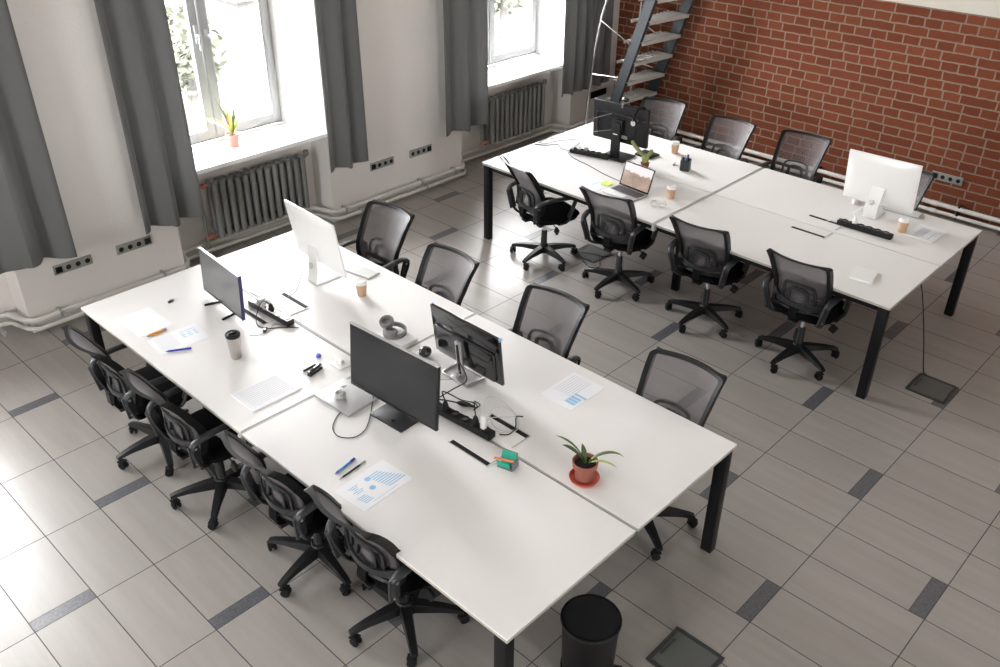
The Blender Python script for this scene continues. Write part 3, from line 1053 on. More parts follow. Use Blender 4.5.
CH = [  # x, y, heading, star angle, label, group
 (.035, -.742, -2, 33, 'black mesh task chair on the left of the front bench, nearest the windows', 'L'),
 (.06, -1.395, 0, 12, 'black mesh task chair left of the front bench, second from the windows', 'L'),
 (.132, -2.235, 0, 47, 'black mesh task chair left of the front bench, beside the chart sheet and closed laptop', 'L'),
 (.19, -2.861, 0, 22, 'black mesh task chair left of the front bench, lowest and nearest the viewer', 'L'),
 (1.80, -.58, 183, 10, 'grey mesh task chair behind the white computer on the front bench, lumbar loop showing', 'R'),
 (1.61, -1.42, 179, 30, 'grey mesh task chair on the aisle side of the front bench, second from the windows', 'R'),
 (1.66, -2.31, 183, 50, 'grey mesh task chair on the aisle side, right of the glossy black monitor back', 'R'),
 (1.58, -3.30, 182, 20, 'grey mesh task chair beside the right front corner of the foreground bench', 'R'),
 (3.716, -.683, -17, 42, 'black mesh task chair leftmost in front of the bench by the brick wall, turned slightly', 'F'),
 (3.766, -1.468, 6, 36, 'black mesh task chair in front of the open laptop', 'F'),
 (3.79, -2.295, 5, 32, 'black mesh task chair third along the wall bench, just past the glasses', 'F'),
 (3.785, -3.10, 1, 28, 'black mesh task chair by the front leg of the wall bench, next to the notepad', 'F'),
 (5.43, -.53, 192, 0, 'grey mesh task chair against the brick wall, leftmost, behind the black monitors', 'B'),
 (5.38, -1.27, 179, 15, 'grey mesh task chair against the brick wall, second from the ladder', 'B'),
 (5.48, -1.97, 182, 40, 'grey mesh task chair against the brick wall, between the pen cup and white computer', 'B'),
 (5.30, -2.93, 178, 60, 'grey mesh task chair against the brick wall, mostly hidden behind the white computer', 'B'),
]
GR = {'L': 'chairs along the left side of the front bench', 'R': 'chairs along the aisle side of the front bench', 'F': 'chairs along the near side of the wall bench', 'B': 'chairs between the wall bench and the brick wall'}
proto = make_chair(CH[0][4])
for i, (x, y, hd, sa, lab, gr) in enumerate(CH):
    if i == 0:
        q = proto
        q.location = (x, y, 0); q.rotation_euler = (0, 0, R(hd)); q['group'] = GR[gr]
        src = None
    else:
        q = dup(proto, (x, y, 0), R(hd), lab, GR[gr])
    k = 0
    for c in q.children:
        if c.name.split('.')[0] == 'leg':
            c.rotation_euler = (0, 0, R(sa-hd+72*k)); k += 1

# ------------------------------------------------------------------ screens and computers
def monitor(px, py, pz, yaw_, tilt, wd, ht, face, label, name='monitor', mats=('plastic_black', 'screen_off', 'plastic_black'), stand='plate', base=(0, 0), standx=0, cat='monitor', th=.02):
    """face +1 looks to +x, -1 to -x. (px,py,pz) is the panel centre above the desk"""
    t = thing(name, label, cat, (px, py, Z0), yaw_ + (0 if face > 0 else PI))
    zc = pz-Z0
    P = Matrix.Translation((0, 0, zc)) @ Matrix.Rotation(-tilt, 4, 'Y')
    b = MB(); b.T = P
    b.box((-.004, 0, 0), (th, wd, ht), bev=.004)
    if mats[0] != 'gloss_black':
        b.box((-.02, 0, -.01), (.025, wd*.62, ht*.62), bev=.012)
    else:
        b.box((-.018, 0, -ht*.16), (.03, wd*.86, ht*.62), bev=.014)
    bo = b.build('housing', mats[0], t)
    s = MB(); s.T = P
    s.box((th/2-.004, 0, .004), (.002, wd-.016, ht-.03))
    s.build('screen', mats[1], t)
    return t, P, zc

# glossy monitor, reflection painted into its screen, at the far left of the front bench
t, P, zc = monitor(.635, -.672, .925, R(-4.6), R(3.3), .533, .30, -1, 'slim monitor with a grey reflecting screen near the steel tumbler', mats=('plastic_black', 'screen_reflection', 'plastic_white'))
m = MB()
m.tube([(-.03, .0, zc-.05), (-.05, 0, .10), (-.05, 0, .01)], .014, 8)
m.build('stand_neck', 'silver', t)
m = MB()
for sy in (1, -1): m.box((.01, .105*sy, .006), (.15, .016, .010), rot=R(12*sy), bev=.003)
m.box((-.055, 0, .006), (.016, .22, .010), bev=.003)
m.build('stand_foot', 'black_steel', t)
m = MB(); m.T = P
m.box((.0, .264, 0), (.022, .006, .298)).box((0, 0, .148), (.022, .53, .006))
m.build('edge_trim', 'trim_blue', t)

# white all-in-one computers
def imac(px, py, pz, yaw_, tilt, wd, ht, label, foot):
    t = thing('desktop_computer', label, 'computer', (px, py, Z0), yaw_)
    zc = pz-Z0
    P = Matrix.Translation((0, 0, zc)) @ Matrix.Rotation(-tilt, 4, 'Y')
    # shell: thin edge, bulged back
    m = MB(); vs = []; fs = []
    nx, ny = 14, 12
    m.T = P
    for j in range(ny+1):
        for i in range(nx+1):
            a = -1+2*i/nx; b = -1+2*j/ny
            bul = .004+.036*max(0, (1-a*a))**.55*max(0, (1-b*b))**.55
            vs.append((-bul, a*wd/2, b*ht/2))
    for j in range(ny):
        for i in range(nx):
            q = j*(nx+1)+i; fs.append([q, q+1, q+nx+2, q+nx+1])
    m.add(vs, fs, 0, True)
    m.box((.003, 0, 0), (.012, wd, ht), bev=.003)
    m.build('housing', 'alu_white', t)
    m = MB(); m.T = P
    m.box((.0095, 0, .035), (.002, wd-.02, ht-.09)); m.build('screen', 'gloss_black', t)
    # L stand
    m = MB()
    sx = foot
    top = P @ Vector((-.034, 0, -.03))
    prof = [(-.06, -.003), (.06, -.003), (.06, .003), (-.06, .003)]
    m.sweep(curve([top+Vector((.0, 0, .06)), top, (sx-.06, 0, .10), (sx-.075, 0, .012), (sx-.06, 0, .005)], 6), [(-.05, -.004), (.05, -.004), (.05, .004), (-.05, .004)], up=(-1, 0, .2), scale=None)
    m.box((sx+.02, 0, .004), (.19, .118, .007), bev=.003)
    m.lathe([(.022, 0), (.022, .004), (.014, .004)], (sx-.03-.045, 0, .13), 16, 1, Matrix.Rotation(R(-70), 4, 'Y'))
    m.build('stand', ['alu_white', 'silver'], t)
    return t
imac(1.285, -.785, 1.05, R(-2.7), R(9), .56, .395, 'white all-in-one computer on the front bench, nearest the left window', .02)
imac(4.99, -2.98, 1.012, R(2.8), R(9.5), .55, .41, 'white all-in-one computer on the wall bench beside a paper coffee cup', -.03)

# big black monitor
t, P, zc = monitor(.64, -2.32, 1.008, R(3), R(4.9), .645, .374, -1, 'large black monitor in the middle of the front bench, screen switched off', mats=('plastic_black', 'screen_off', 'silver'))
m = MB(); m.T = P
m.box((.001, 0, .187), (.02, .645, .004)); m.build('top_trim', 'silver', t)
m = MB()
m.box((-.045, 0, .17), (.03, .07, .30), bev=.006); m.build('stand_neck', 'plastic_black', t)
m = MB()
m.box((.0, .0, .006), (.15, .24, .011), bev=.003)
m.lathe([(.011, 0), (.011, .012), (.006, .012)], (.035, .02, .011), 14)
m.build('stand_foot', 'plastic_grey', t)
# glossy black monitor seen from its back
t, P, zc = monitor(1.205, -2.29, .935, R(-.8), R(6.3), .545, .315, 1, 'glossy black monitor seen from behind on a silver ring foot', mats=('gloss_black', 'screen_off', 'silver'))
m = MB()
m.box((-.06, 0, .12), (.018, .045, .24), rot=Matrix.Rotation(R(-6), 4, 'Y'), bev=.005)
m.box((-.072, 0, .12), (.006, .014, .20), rot=Matrix.Rotation(R(-6), 4, 'Y'), mi=1)
m.build('stand_neck', ['silver', 'plastic_black'], t)
m = MB()
for a, b, c_, e in ((-.105, 0, .014, .20), (.02, .117, .012, .0), (.015, .112, .0, 0)):
    if e: m.box((a, b, .006), (c_, e, .010), bev=.003)
for sy in (1, -1): m.box((-.04, .105*sy, .006), (.13, .014, .010), rot=R(6*sy), bev=.003)
m.box((.022, 0, .006), (.014, .222, .010), bev=.003)
m.box((-.075, 0, .008), (.06, .06, .014), bev=.003)
m.build('stand_foot', 'silver', t)
m = MB(); m.T = P
for sy in (1, -1): m.box((.0, .270*sy, .15), (.024, .010, .018), bev=.002)
m.build('corner_guard', 'ink_blue', t)

# black monitors on the wall bench
t, P, zc = monitor(4.60, -.775, 1.05, R(5), R(3), .56, .346, 1, 'black monitor seen from behind on the wall bench, headphones hung on its corner', th=.035)
m = MB()
m.box((-.07, 0, .17), (.035, .085, .33), bev=.006)
m.box((-.05, 0, .30), (.05, .11, .11), bev=.008)
m.box((-.0885, 0, .23), (.001, .045, .008), mi=1)
m.build('stand_neck', ['plastic_black', 'plastic_white'], t)
MB().box((-.02, 0, .008), (.22, .25, .014), bev=.005).build('stand_foot', 'plastic_grey', t)
m = MB(); m.T = P
m.tube(curve([(-.03, .23, -.14), (-.035, .23, .05), (-.035, .20, .08), (-.035, 0, .085), (-.035, -.2, .08)], 5), .006, 6)
m.box((-.032, -.02, -.11), (.012, .14, .03), mi=1)
m.build('rear_ports', ['gloss_black', 'socket_frame'], t)
t = thing('black_plate', 'flat black plate lying right of the foot of the black monitor', 'box', (4.80, -.945, Z0), R(-4))  # plain plate in place of a second monitor's stand base
MB().box((0, 0, .010), (.15, .17, .018), bev=.004).build('case', 'plastic_black', t)
MB().box((0, 0, .0195), (.12, .13, .002)).build('top_panel', 'plastic_grey', t)

# webcam on top of the monitor
t = thing('webcam', 'small black webcam with silver clip on top of the black monitor', 'webcam', (4.585, -.80, 1.225), R(180))
MB().ball((-.02, 0, .035), (.022, .035, .022)).tube([(-.04, 0, .035), (-.046, 0, .035)], .012, 12).build('camera_body', 'gloss_black', t)
MB().box((0, 0, .006), (.045, .024, .010), bev=.003).box((.022, 0, -.012), (.005, .018, .035), bev=.002).build('clip', 'grey_plastic', t)

# headphones
def headphones(loc, rz, label, lay, matn, scale=1):
    t = thing('headphones', label, 'headphones', loc, rz)
    if lay == 'hang':
        bandM = Matrix.Identity(4)
    else:
        bandM = Matrix.Rotation(R(-78), 4, 'Y')
    b = MB(); b.T = bandM
    pts = [(0, .085*math.cos(R(a)), .085*math.sin(R(a))) for a in range(-10, 191, 12)]
    b.sweep(pts, [(-.014, -.004), (.014, -.004), (.014, .005), (-.014, .005)], up=(1, 0, 0))
    b.build('headband', matn, t)
    for s in (1, -1):
        e = MB(); e.T = bandM
        M = Matrix.Rotation(R(90*s), 4, 'X')
        e.lathe([(.0, .0), (.030, .0), (.036, .006), (.036, .018), (.030, .024), (.018, .026), (.016, .018), (.0, .018)], (0, .08*s, -.03), 20, 0, M)
        e.build('ear_cup', matn, t)
    return t
t = headphones((4.54, -1.01, 1.165), R(90), 'black and silver headphones hanging from the corner of the black monitor', 'hang', 'gloss_black')
MB().lathe([(0, 0), (.024, 0), (.024, .003), (0, .003)], (0, 0, 0), 16, 0, Matrix.Translation((0, .0, 0))).build('ear_cup_disc', 'silver', t, loc=(0, .093, -.03), rot=(R(-90), 0, 0))

# ------------------------------------------------------------------ table things
def at(z=Z0): return z
# loose headphones on white box
t = thing('white_box', 'flat white box lying behind the large monitor under grey headphones', 'box', (1.09, -1.735, Z0), 0)
MB().box((0, 0, .010), (.27, .215, .020), bev=.003).build('box_base', 'plastic_white', t)
MB().box((0, 0, .024), (.272, .217, .008), bev=.003).build('box_lid', 'paper', t)
t = thing('headphones', 'grey folded headphones lying on the flat white box', 'headphones', (1.165, -1.705, Z0+.0285), R(-38))
b = MB()
pts = [(.075*math.cos(R(a))-.01, .07*math.sin(R(a)), .018+.012*math.sin(R(a/2))) for a in range(-100, 101, 12)]
b.sweep(pts, [(-.006, -.013), (.006, -.013), (.006, .013), (-.006, .013)], up=(0, 0, 1))
b.build('headband', 'headphone_grey', t)
for (cx, cy, cz, ax, ay) in ((-.045, .045, .055, 15, -12), (-.030, -.045, .035, -10, 12)):
    M = Matrix.Rotation(R(ax), 4, 'X') @ Matrix.Rotation(R(ay), 4, 'Y')
    e = MB()
    e.lathe([(.0, -.034), (.030, -.034), (.040, -.020), (.045, 0), (.045, .014), (.040, .022), (.029, .022), (.025, .006), (.0, .006)], (cx, cy, cz), 22, 0, M)
    e.build('ear_cup', 'headphone_grey', t)
# black round gadget
t = thing('desk_gadget', 'small round black gadget standing behind the large monitor', 'gadget', (1.15, -1.99, Z0))
MB().ball((0, 0, .032), (.042, .038, .032), nu=18, nv=12).build('body', 'gloss_black', t)
MB().lathe([(.007, 0), (.008, .004), (.004, .005)], (-.038, .012, .040), 14, 0, Matrix.Rotation(R(-70), 4, 'Y')).build('silver_ring', 'silver', t)

def paper(label, x, y, L, W, rot, marks=(), name='paper_sheet', cat='paper', n=1, group=None, z=Z0):
    """L along local x, W along local y; marks: (x,y,sx,sy,mat index) in fractions"""
    t = thing(name, label, cat, (x, y, z), rot, group)
    m = MB()
    for k in range(n):
        m.box((.001*k, -.001*k, .0008+.0015*k), (L, W, .0014), rot=R(random.uniform(-1.0, 1.0) if k else 0))
    m.build('sheet', 'paper', t)
    if marks:
        m = MB()
        top = .0007+.0015*(n-1)
        for a, b, sx, sy, mi in marks:
            if mi >= 10:
                m.lathe([(0, 0), (sx*L/2, 0), (sx*L/2, .0003), (0, .0003)], (a*L/2, b*W/2, top+.0008), 18, mi-10)
            else:
                m.box((a*L/2, b*W/2, top+.001), (sx*L, sy*W, .0003), mi=mi)
        m.build('printing', ['ink_blue', 'ink_grey'], t)
    return t
lines = [(-.05, .8-.13*k, .8, .018, 1) for k in range(12)]
paper('blank white sheet at the window end of the front bench', .197, -.457, .22, .31, 0)
paper('printed sheet with a small blue table under the blue pen, front bench', .243, -.79, .31, .215, R(-5), [(.5, .62, .30, .02, 0)]+[(.25+.25*k, .38-.2*j, .07, .04, 0) for k in range(3) for j in range(3)]+[(-.45, .7-.16*k, .36, .02, 1) for k in range(9)])
paper('thin stack of printed sheets beside the seam of the front bench', .294, -1.632, .305, .222, R(0), [(0, .8-.15*k, .82, .02, 1) for k in range(11)], n=4)
mk = [(-.12, .35, .10, 0, 10), (-.42, -.30, .10, 0, 10)]
mk = [(.05, .48, .10, 0, 10), (-.1, -.1, .10, 0, 10)]
mk += [(.30+.04*k, .55-.14*k, .22+.015*k, .03, 0) for k in range(9)]
mk += [(-.5, .55-.12*k, .18-.01*(k % 3)*5, .022, 0) for k in range(5)] + [(-.62+.02*k, -.2-.11*k, .16, .022, 0) for k in range(5)] + [(0, -.8, .5, .02, 1)]
paper('chart sheet with two blue discs beside the pens, front bench', .218, -2.652, .315, .215, R(3), mk)
paper('printed sheet with a blue bar chart right of the glossy monitor', 1.481, -2.833, .30, .222, 0,
      [(-.62+.17*k, -.55+.0*k, .07, .30, 0) for k in range(3)] + [(-.08, -.62, .05, .36, 0)] + [(.25+.0*k, .78-.15*k, .62, .018, 1) for k in range(8)], n=1)
paper('paper sheet with blue heading lying left of the open laptop', 3.93, -1.0, .21, .29, R(-6), [(.3, -.2, .5, .03, 0), (0, .5, .5, .02, 1)])
paper('magazine with a grey picture beside the cup at the white computer', 4.925, -3.42, .27, .205, R(-2), [(-.05, .25, .62, .34, 1), (-.2, -.55, .6, .03, 0), (.2, -.7, .4, .03, 1)], n=3, name='magazine', cat='magazine')
t = thing('notepad', 'white notepad lying at the near corner of the wall bench', 'notepad', (3.932, -3.385, Z0), R(12))
MB().box((0, 0, .006), (.19, .145, .012), bev=.001, seg=1).build('pages', 'paper', t)
MB().box((0, 0, .013), (.192, .147, .0015)).build('cover', 'plastic_white', t)
t = thing('sticky_notes', 'small yellow-green sticky note pad left of the open laptop', 'sticky notes', (4.0, -1.11, Z0), R(20))
for k in range(3): MB().box((0, 0, .003+.004*k), (.076, .076, .0035), rot=R(-8*k)).build('note', 'yellow_note', t)

def pen(label, x, y, rot, body, tip, L=.145, rad=.0048, cat='pen', name='pen', capm=None, z=Z0):
    t = thing(name, label, cat, (x, y, z+rad), rot)
    M = Matrix.Rotation(R(90), 4, 'Y')
    MB().lathe([(0, -L*.36), (rad, -L*.36), (rad, L*.3), (0, L*.3)], (0, 0, 0), 10, 0, M).build('barrel', body, t)
    MB().lathe([(rad*.95, 0), (rad*.3, L*.12), (0, L*.125)], (-L*.36, 0, 0), 10, 0, Matrix.Rotation(R(-90), 4, 'Y')).build('tip', tip, t)
    c = MB().lathe([(0, L*.28), (rad*1.12, L*.28), (rad*1.12, L*.48), (0, L*.5)], (0, 0, 0), 10, 0, M)
    c.box((L*.36, 0, rad*.9+.001), (L*.2, .003, .002))
    c.build('cap', capm or tip, t)
    return t
pen('orange marker lying at the edge of the blank sheet', .180, -.641, R(0), 'orange', 'seam_grey', .13, .0085, 'marker', 'marker')
pen('blue ballpoint pen lying on the printed sheet', .173, -.914, R(-31), 'blue', 'blue', .15, .006, z=Z0+.0035)
pen('light blue pen lying beside the chart sheet', .205, -2.449, R(10), 'blue_light', 'blue', .145, .006)
pen('black pen lying between the light blue pen and the chart sheet', .213, -2.498, R(6), 'plastic_black', 'seam_grey', .18, .0045)

t = thing('usb_stick', 'tiny black usb stick near the window end of the front bench', 'usb stick', (.435, -.342, Z0), R(25))
MB().box((0, 0, .006), (.035, .018, .010), bev=.003).build('body', 'plastic_black', t)
MB().box((.024, 0, .005), (.014, .012, .005)).build('plug', 'silver', t)

# tumbler
t = thing('travel_tumbler', 'brushed steel travel tumbler with black lid beside the grey monitor', 'tumbler', (.375, -1.212, Z0))
MB().lathe([(0, 0), (.029, 0), (.031, .006), (.040, .135), (.040, .145), (0, .145)], n=28).build('cup', 'steel_brushed', t)
MB().lathe([(.041, .143), (.043, .146), (.043, .160), (.036, .166), (.034, .162), (0, .162)], n=28).box((.014, .0, .168), (.022, .018, .012), bev=.003).box((-.012, 0, .166), (.030, .012, .007), bev=.003).build('lid', 'plastic_black', t)

def cup(x, y, label):
    t = thing('coffee_cup', label, 'coffee cup', (x, y, Z0), 0, 'paper coffee cups')
    MB().lathe([(0, 0), (.0275, 0), (.0285, .004), (.0375, .088), (0, .088)], n=26).build('paper_cup', 'kraft', t)
    MB().lathe([(.0275, 0), (.0405, 0), (.0405, .007), (.037, .009), (.035, .022), (.029, .024), (.027, .020), (0, .020)], (0, 0, .086), 26).box((.02, 0, .109), (.01, .004, .001)).build('lid', 'cup_lid', t)
cup(1.355, -1.148, 'paper coffee cup with white lid on the front bench by the white computer')
cup(4.13, -1.66, 'paper coffee cup with white lid right of the open laptop')
cup(5.03, -1.085, 'paper coffee cup with white lid behind the pen cup, near the brick wall')
cup(4.825, -3.275, 'paper coffee cup with white lid beside the magazine on the wall bench')

# power strips and cables
def strip(x0, y0, x1, y1, label, n, body, top, tilt=0, hub=True):
    c = Vector(((x0+x1)/2, (y0+y1)/2, 0)); L = math.hypot(x1-x0, y1-y0); a = math.atan2(y1-y0, x1-x0)
    t = thing('power_strip', label, 'power strip', (c.x, c.y, Z0), a)
    MB().box((0, 0, .019), (L, .056, .038), bev=.006).build('housing', body, t)
    if top != body:
        MB().box((0, 0, .0378), (L-.016, .046, .0016)).build('top_plate', top, t)
    for k in range(n):
        cx = -L/2+.05+(L-.10)*k/(n-1)
        m = MB()
        m.lathe([(.024, 0), (.024, .006), (.0195, .006), (.0185, .001)], (cx, 0, .037), 18, 0)
        m.lathe([(0, .001), (.019, .001), (.019, .002), (0, .002)], (cx, 0, .037), 18, 1)
        m.build('outlet', [top, 'gloss_black'], t)
    return t, a, L
def plug(x, y, z, label, col, tall=.045, name='power_plug'):
    t = thing(name, label, 'plug', (x, y, z))
    MB().lathe([(0, 0), (.018, 0), (.019, .012), (.012, tall*.8), (.006, tall), (0, tall)], n=14).build('body', col, t)
def charger(x, y, z, s, label, col='plastic_white', rot=0):
    t = thing('charger', label, 'charger', (x, y, z), rot)
    MB().box((0, 0, s[2]/2), s, bev=.006).build('body', col, t)
    MB().tube([(0, 0, -.001), (0, 0, .0)], .01, 8).build('socket_face', col, t)
def cable(pts, rad, label, col, name='cable', n=6):
    o = MB().tube(curve(pts, n), rad, 6).build(name, col)
    tag(o, label, 'cable')
    return o
z1 = Z0+.004
strip(.785, -.735, .805, -1.145, 'black and white power strip beside the grey reflecting monitor', 6, 'gloss_black', 'plastic_white')
charger(.785, -.86, Z0+.04, (.045, .045, .05), 'white charger plugged into the strip beside the grey monitor')
plug(.795, -.95, Z0+.04, 'black plug in the strip beside the grey monitor', 'plastic_black')
strip(.835, -2.37, .865, -2.815, 'black power strip between the large black monitor and the green card holder', 6, 'plastic_black', 'plastic_black')
plug(.843, -2.49, Z0+.04, 'black plug at the monitor end of the central power strip', 'plastic_black', .05)
plug(.858, -2.70, Z0+.04, 'black plug beside the white charger in the central power strip', 'plastic_black', .055)
charger(.862, -2.755, Z0+.04, (.028, .028, .085), 'tall white charger standing in the central power strip')
strip(4.385, -.39, 4.48, -.765, 'black power strip at the foot of the black monitor, wall bench', 6, 'plastic_black', 'plastic_black')
for k, (px, py) in enumerate(((4.41, -.47), (4.425, -.54))):
    charger(px, py, Z0+.04, (.03, .035, .03), ('small white plug at the far end of the strip by the black monitors', 'small grey plug second along the strip by the black monitors')[k], ('plastic_white', 'socket_frame')[k])
strip(4.625, -2.86, 4.635, -3.28, 'black power strip in front of the white computer on the wall bench', 6, 'plastic_black', 'plastic_black')
plug(4.63, -2.985, Z0+.04, 'white plug in the strip before the white computer on the wall bench', 'plastic_white', .05)

cable([(1.20, -.77, .90), (1.14, -.80, .84), (1.06, -.84, .77), (1.0, -.83, z1), (.99, -.86, z1)], .0028, 'grey cable from the white computer stand down to the cable flap, front bench', 'cable_grey')
cable([(.785, -.86, .84), (.76, -.80, .86), (.79, -.73, .85), (.84, -.74, .80), (.89, -.80, z1), (.93, -.95, z1), (.90, -1.10, z1), (.86, -1.16, z1)], .0026, 'white cable looping over the strip beside the grey monitor', 'cord_white')
cable([(.795, -.95, .82), (.77, -.90, .83), (.70, -.93, .77), (.66, -1.0, z1), (.69, -1.08, z1), (.75, -1.12, z1), (.82, -1.2, z1)], .003, 'black cable dropping from the strip beside the grey monitor', 'plastic_black')
cable([(.56, -1.06, z1), (.60, -1.10, z1), (.68, -1.10, z1), (.74, -1.06, z1), (.80, -1.17, z1)], .0022, 'thin grey cable running from the black adapter to the strip end', 'cable_grey')
t = thing('inline_adapter', 'small black cable adapter lying between the tumbler and the grey monitor strip', 'adapter', (.655, -1.085, Z0), R(40))
MB().box((0, 0, .008), (.04, .02, .015), bev=.004).build('body', 'gloss_black', t)
MB().tube([(.02, 0, .008), (.032, 0, .007)], .005, 8).build('strain_relief', 'rubber', t)
# round central strip
cable([(.843, -2.49, .83), (.86, -2.45, .86), (.93, -2.43, .80), (.99, -2.46, z1), (1.02, -2.53, z1), (.98, -2.58, .76), (.92, -2.52, .79), (.85, -2.42, .80), (.80, -2.36, .77)], .004, 'thick black cable loop behind the central power strip', 'plastic_black')
t = thing('cable_joiner', 'black oval cable connector lying behind the central power strip', 'connector', (.965, -2.505, Z0), R(-65))
MB().ball((0, 0, .014), (.045, .018, .013)).build('body', 'gloss_black', t)
MB().tube([(.04, 0, .012), (.06, 0, .010)], .006, 8).build('strain_relief', 'rubber', t)
cable([(.858, -2.70, .84), (.87, -2.68, .90), (.90, -2.66, .88), (.99, -2.60, .78), (.97, -2.57, z1)], .0035, 'black cable rising from the plug beside the tall white charger', 'plastic_black')
cable([(1.125, -2.30, .86), (1.07, -2.42, .82), (.98, -2.40, .79), (.86, -2.38, .77), (.78, -2.36, .765), (.72, -2.30, .77)], .0035, 'black cable hanging from the glossy monitor to the large monitor', 'plastic_black')
cable([(.90, -2.83, .76), (.94, -2.86, .755), (1.0, -2.85, .76), (1.06, -2.80, .77), (1.09, -2.82, .765)], .0035, 'black cable leaving the near end of the central power strip', 'plastic_black')
lp = [(.865+.0, -2.76, .825), (.90, -2.72, .86), (.98, -2.66, .86), (1.06, -2.66, .82), (1.09, -2.74, .77), (1.04, -2.83, .75), (.96, -2.84, .75), (.93, -2.76, .76), (.98, -2.69, .79), (1.06, -2.71, .79), (1.08, -2.79, .755), (1.0, -2.86, .75), (.93, -2.82, .75), (.90, -2.74, .77), (.96, -2.71, .77), (1.05, -2.77, .76), (1.11, -2.81, .755)]
cable(lp, .0024, 'tangled white charging cable over the cable flap behind the central strip', 'cord_white')
cable([(1.10, -2.10, z1), (1.06, -2.17, .76), (1.02, -2.2, z1), (1.1, -2.28, z1), (1.14, -2.3, .80)], .0022, 'thin grey cable near the glossy monitor foot', 'cable_grey')
cable([(.467, -2.08, z1), (.42, -2.10, z1), (.35, -2.16, z1), (.33, -2.24, z1), (.38, -2.30, z1), (.46, -2.29, z1), (.55, -2.22, z1), (.62, -2.15, z1), (.68, -2.10, .77), (.70, -2.12, .80)], .0026, 'dark cable looping in front of the large monitor from the closed laptop', 'plastic_black')
# cables by black monitors
for k, (lab, dx, dz) in enumerate((('grey cable sagging from the back of the black monitor toward the window, upper', 0, .08), ('grey cable sagging from the back of the black monitor toward the window, lower', .05, 0))):
    cable([(4.52, -.72-.03*k, 1.14-.14*k), (4.50, -.52, 1.05-.12*k), (4.42, -.28, .92-.08*k), (4.36, -.10, .79), (4.33, -.04, z1)], .003, lab, 'cable_grey')
cable([(4.45, -.45, z1), (4.50, -.34, z1), (4.62, -.30, z1), (4.66, -.22, z1), (4.52, -.12, z1), (4.40, -.10, z1), (4.36, -.02, z1)], .003, 'lilac grey cable on the desk behind the black monitor strip', 'lilac')
cable([(4.39, -.40, .755), (4.38, -.30, z1), (4.44, -.18, z1), (4.35, -.12, z1), (4.30, -.02, z1)], .0035, 'grey cable from the far end of the strip to the window end of the bench', 'cable_grey')
cable([(4.36, -.38, z1), (4.28, -.50, z1), (4.22, -.75, z1), (4.16, -.95, z1), (4.12, -1.17, z1)], .003, 'black cable from the strip to the open laptop', 'plastic_black')
# white cable of the second white computer
cable([(4.885, -2.985, .885), (4.82, -2.96, .85), (4.74, -2.90, .80), (4.69, -2.84, .765), (4.62, -2.80, z1), (4.58, -2.78, z1)], .005, 'thick white cable from the wall bench computer to the cable flap', 'plastic_white')
cable([(4.63, -2.985, .83), (4.64, -2.95, .85), (4.72, -2.93, .83), (4.82, -2.97, .85)], .003, 'thin white cable from the white plug up to the computer stand', 'plastic_white')
cable([(4.56, -3.50, .69), (4.50, -3.62, .5), (4.40, -3.75, .2), (4.28, -3.84, .02), (4.23, -3.88, .012)], .004, 'thin black cable from the wall bench down to the floor box', 'plastic_black')

# green business card holder
t = thing('card_holder', 'green and grey card holder with a coral card, front bench centre', 'card holder', (.765, -3.015, Z0), R(15))
MB().box((.0, 0, .004), (.06, .085, .008), bev=.002).box((.022, 0, .040), (.010, .085, .075), rot=Matrix.Rotation(R(12), 4, 'Y'), bev=.003).box((0, -.045, .026), (.055, .006, .045), bev=.002).build('holder_body', 'grey_plastic', t)
MB().box((.014, .0, .044), (.004, .078, .07), rot=Matrix.Rotation(R(12), 4, 'Y')).box((-.026, .01, .022), (.006, .07, .040), rot=Matrix.Rotation(R(-14), 4, 'Y'), bev=.002).build('green_insert', 'green', t)
MB().box((-.016, .012, .047), (.012, .10, .006), rot=Matrix.Rotation(R(10), 4, 'Z')).build('coral_card', 'coral', t)

# stapler, eraser, adapter
t = thing('stapler', 'small black stapler on the front bench near its middle seam', 'stapler', (.60, -1.668, Z0), R(12))
MB().box((0, 0, .006), (.105, .026, .010), bev=.003).build('base', 'plastic_black', t)
MB().box((0, 0, .024), (.10, .022, .012), rot=Matrix.Rotation(R(-8), 4, 'Y'), bev=.004).box((-.042, 0, .014), (.018, .022, .022), bev=.003).build('top_arm', 'gloss_black', t)
MB().box((.045, 0, .02), (.02, .012, .014), bev=.002).build('staple_head', 'silver', t)
t = thing('staple_remover', 'small dark tool lying open beside the black stapler', 'tool', (.60, -1.615, Z0), R(4))
MB().box((0, 0, .006), (.09, .012, .010), bev=.003).build('handle', 'plastic_black', t)
MB().box((.05, 0, .006), (.02, .008, .006)).build('jaw', 'silver', t)
t = thing('eraser', 'small bright blue eraser near the stapler', 'eraser', (.71, -1.552, Z0), R(30))
MB().box((0, 0, .009), (.030, .020, .018), bev=.004).build('rubber', 'bright_blue', t)
MB().box((.004, 0, .009), (.014, .0215, .0195)).build('sleeve', 'blue', t)
t = thing('travel_adapter', 'white adapter block with two plugs beside the large monitor corner', 'adapter', (.75, -1.71, Z0), R(-4))
MB().box((0, 0, .006), (.085, .10, .010), bev=.003).build('plate', 'plastic_white', t)
MB().box((.0, -.005, .026), (.03, .035, .03), bev=.006).build('plug_body', 'plastic_white', t)
MB().tube([(.0, .02, .018), (-.005, .045, .03), (.0, .07, .02)], .006, 8).build('plug_cord', 'plastic_white', t)

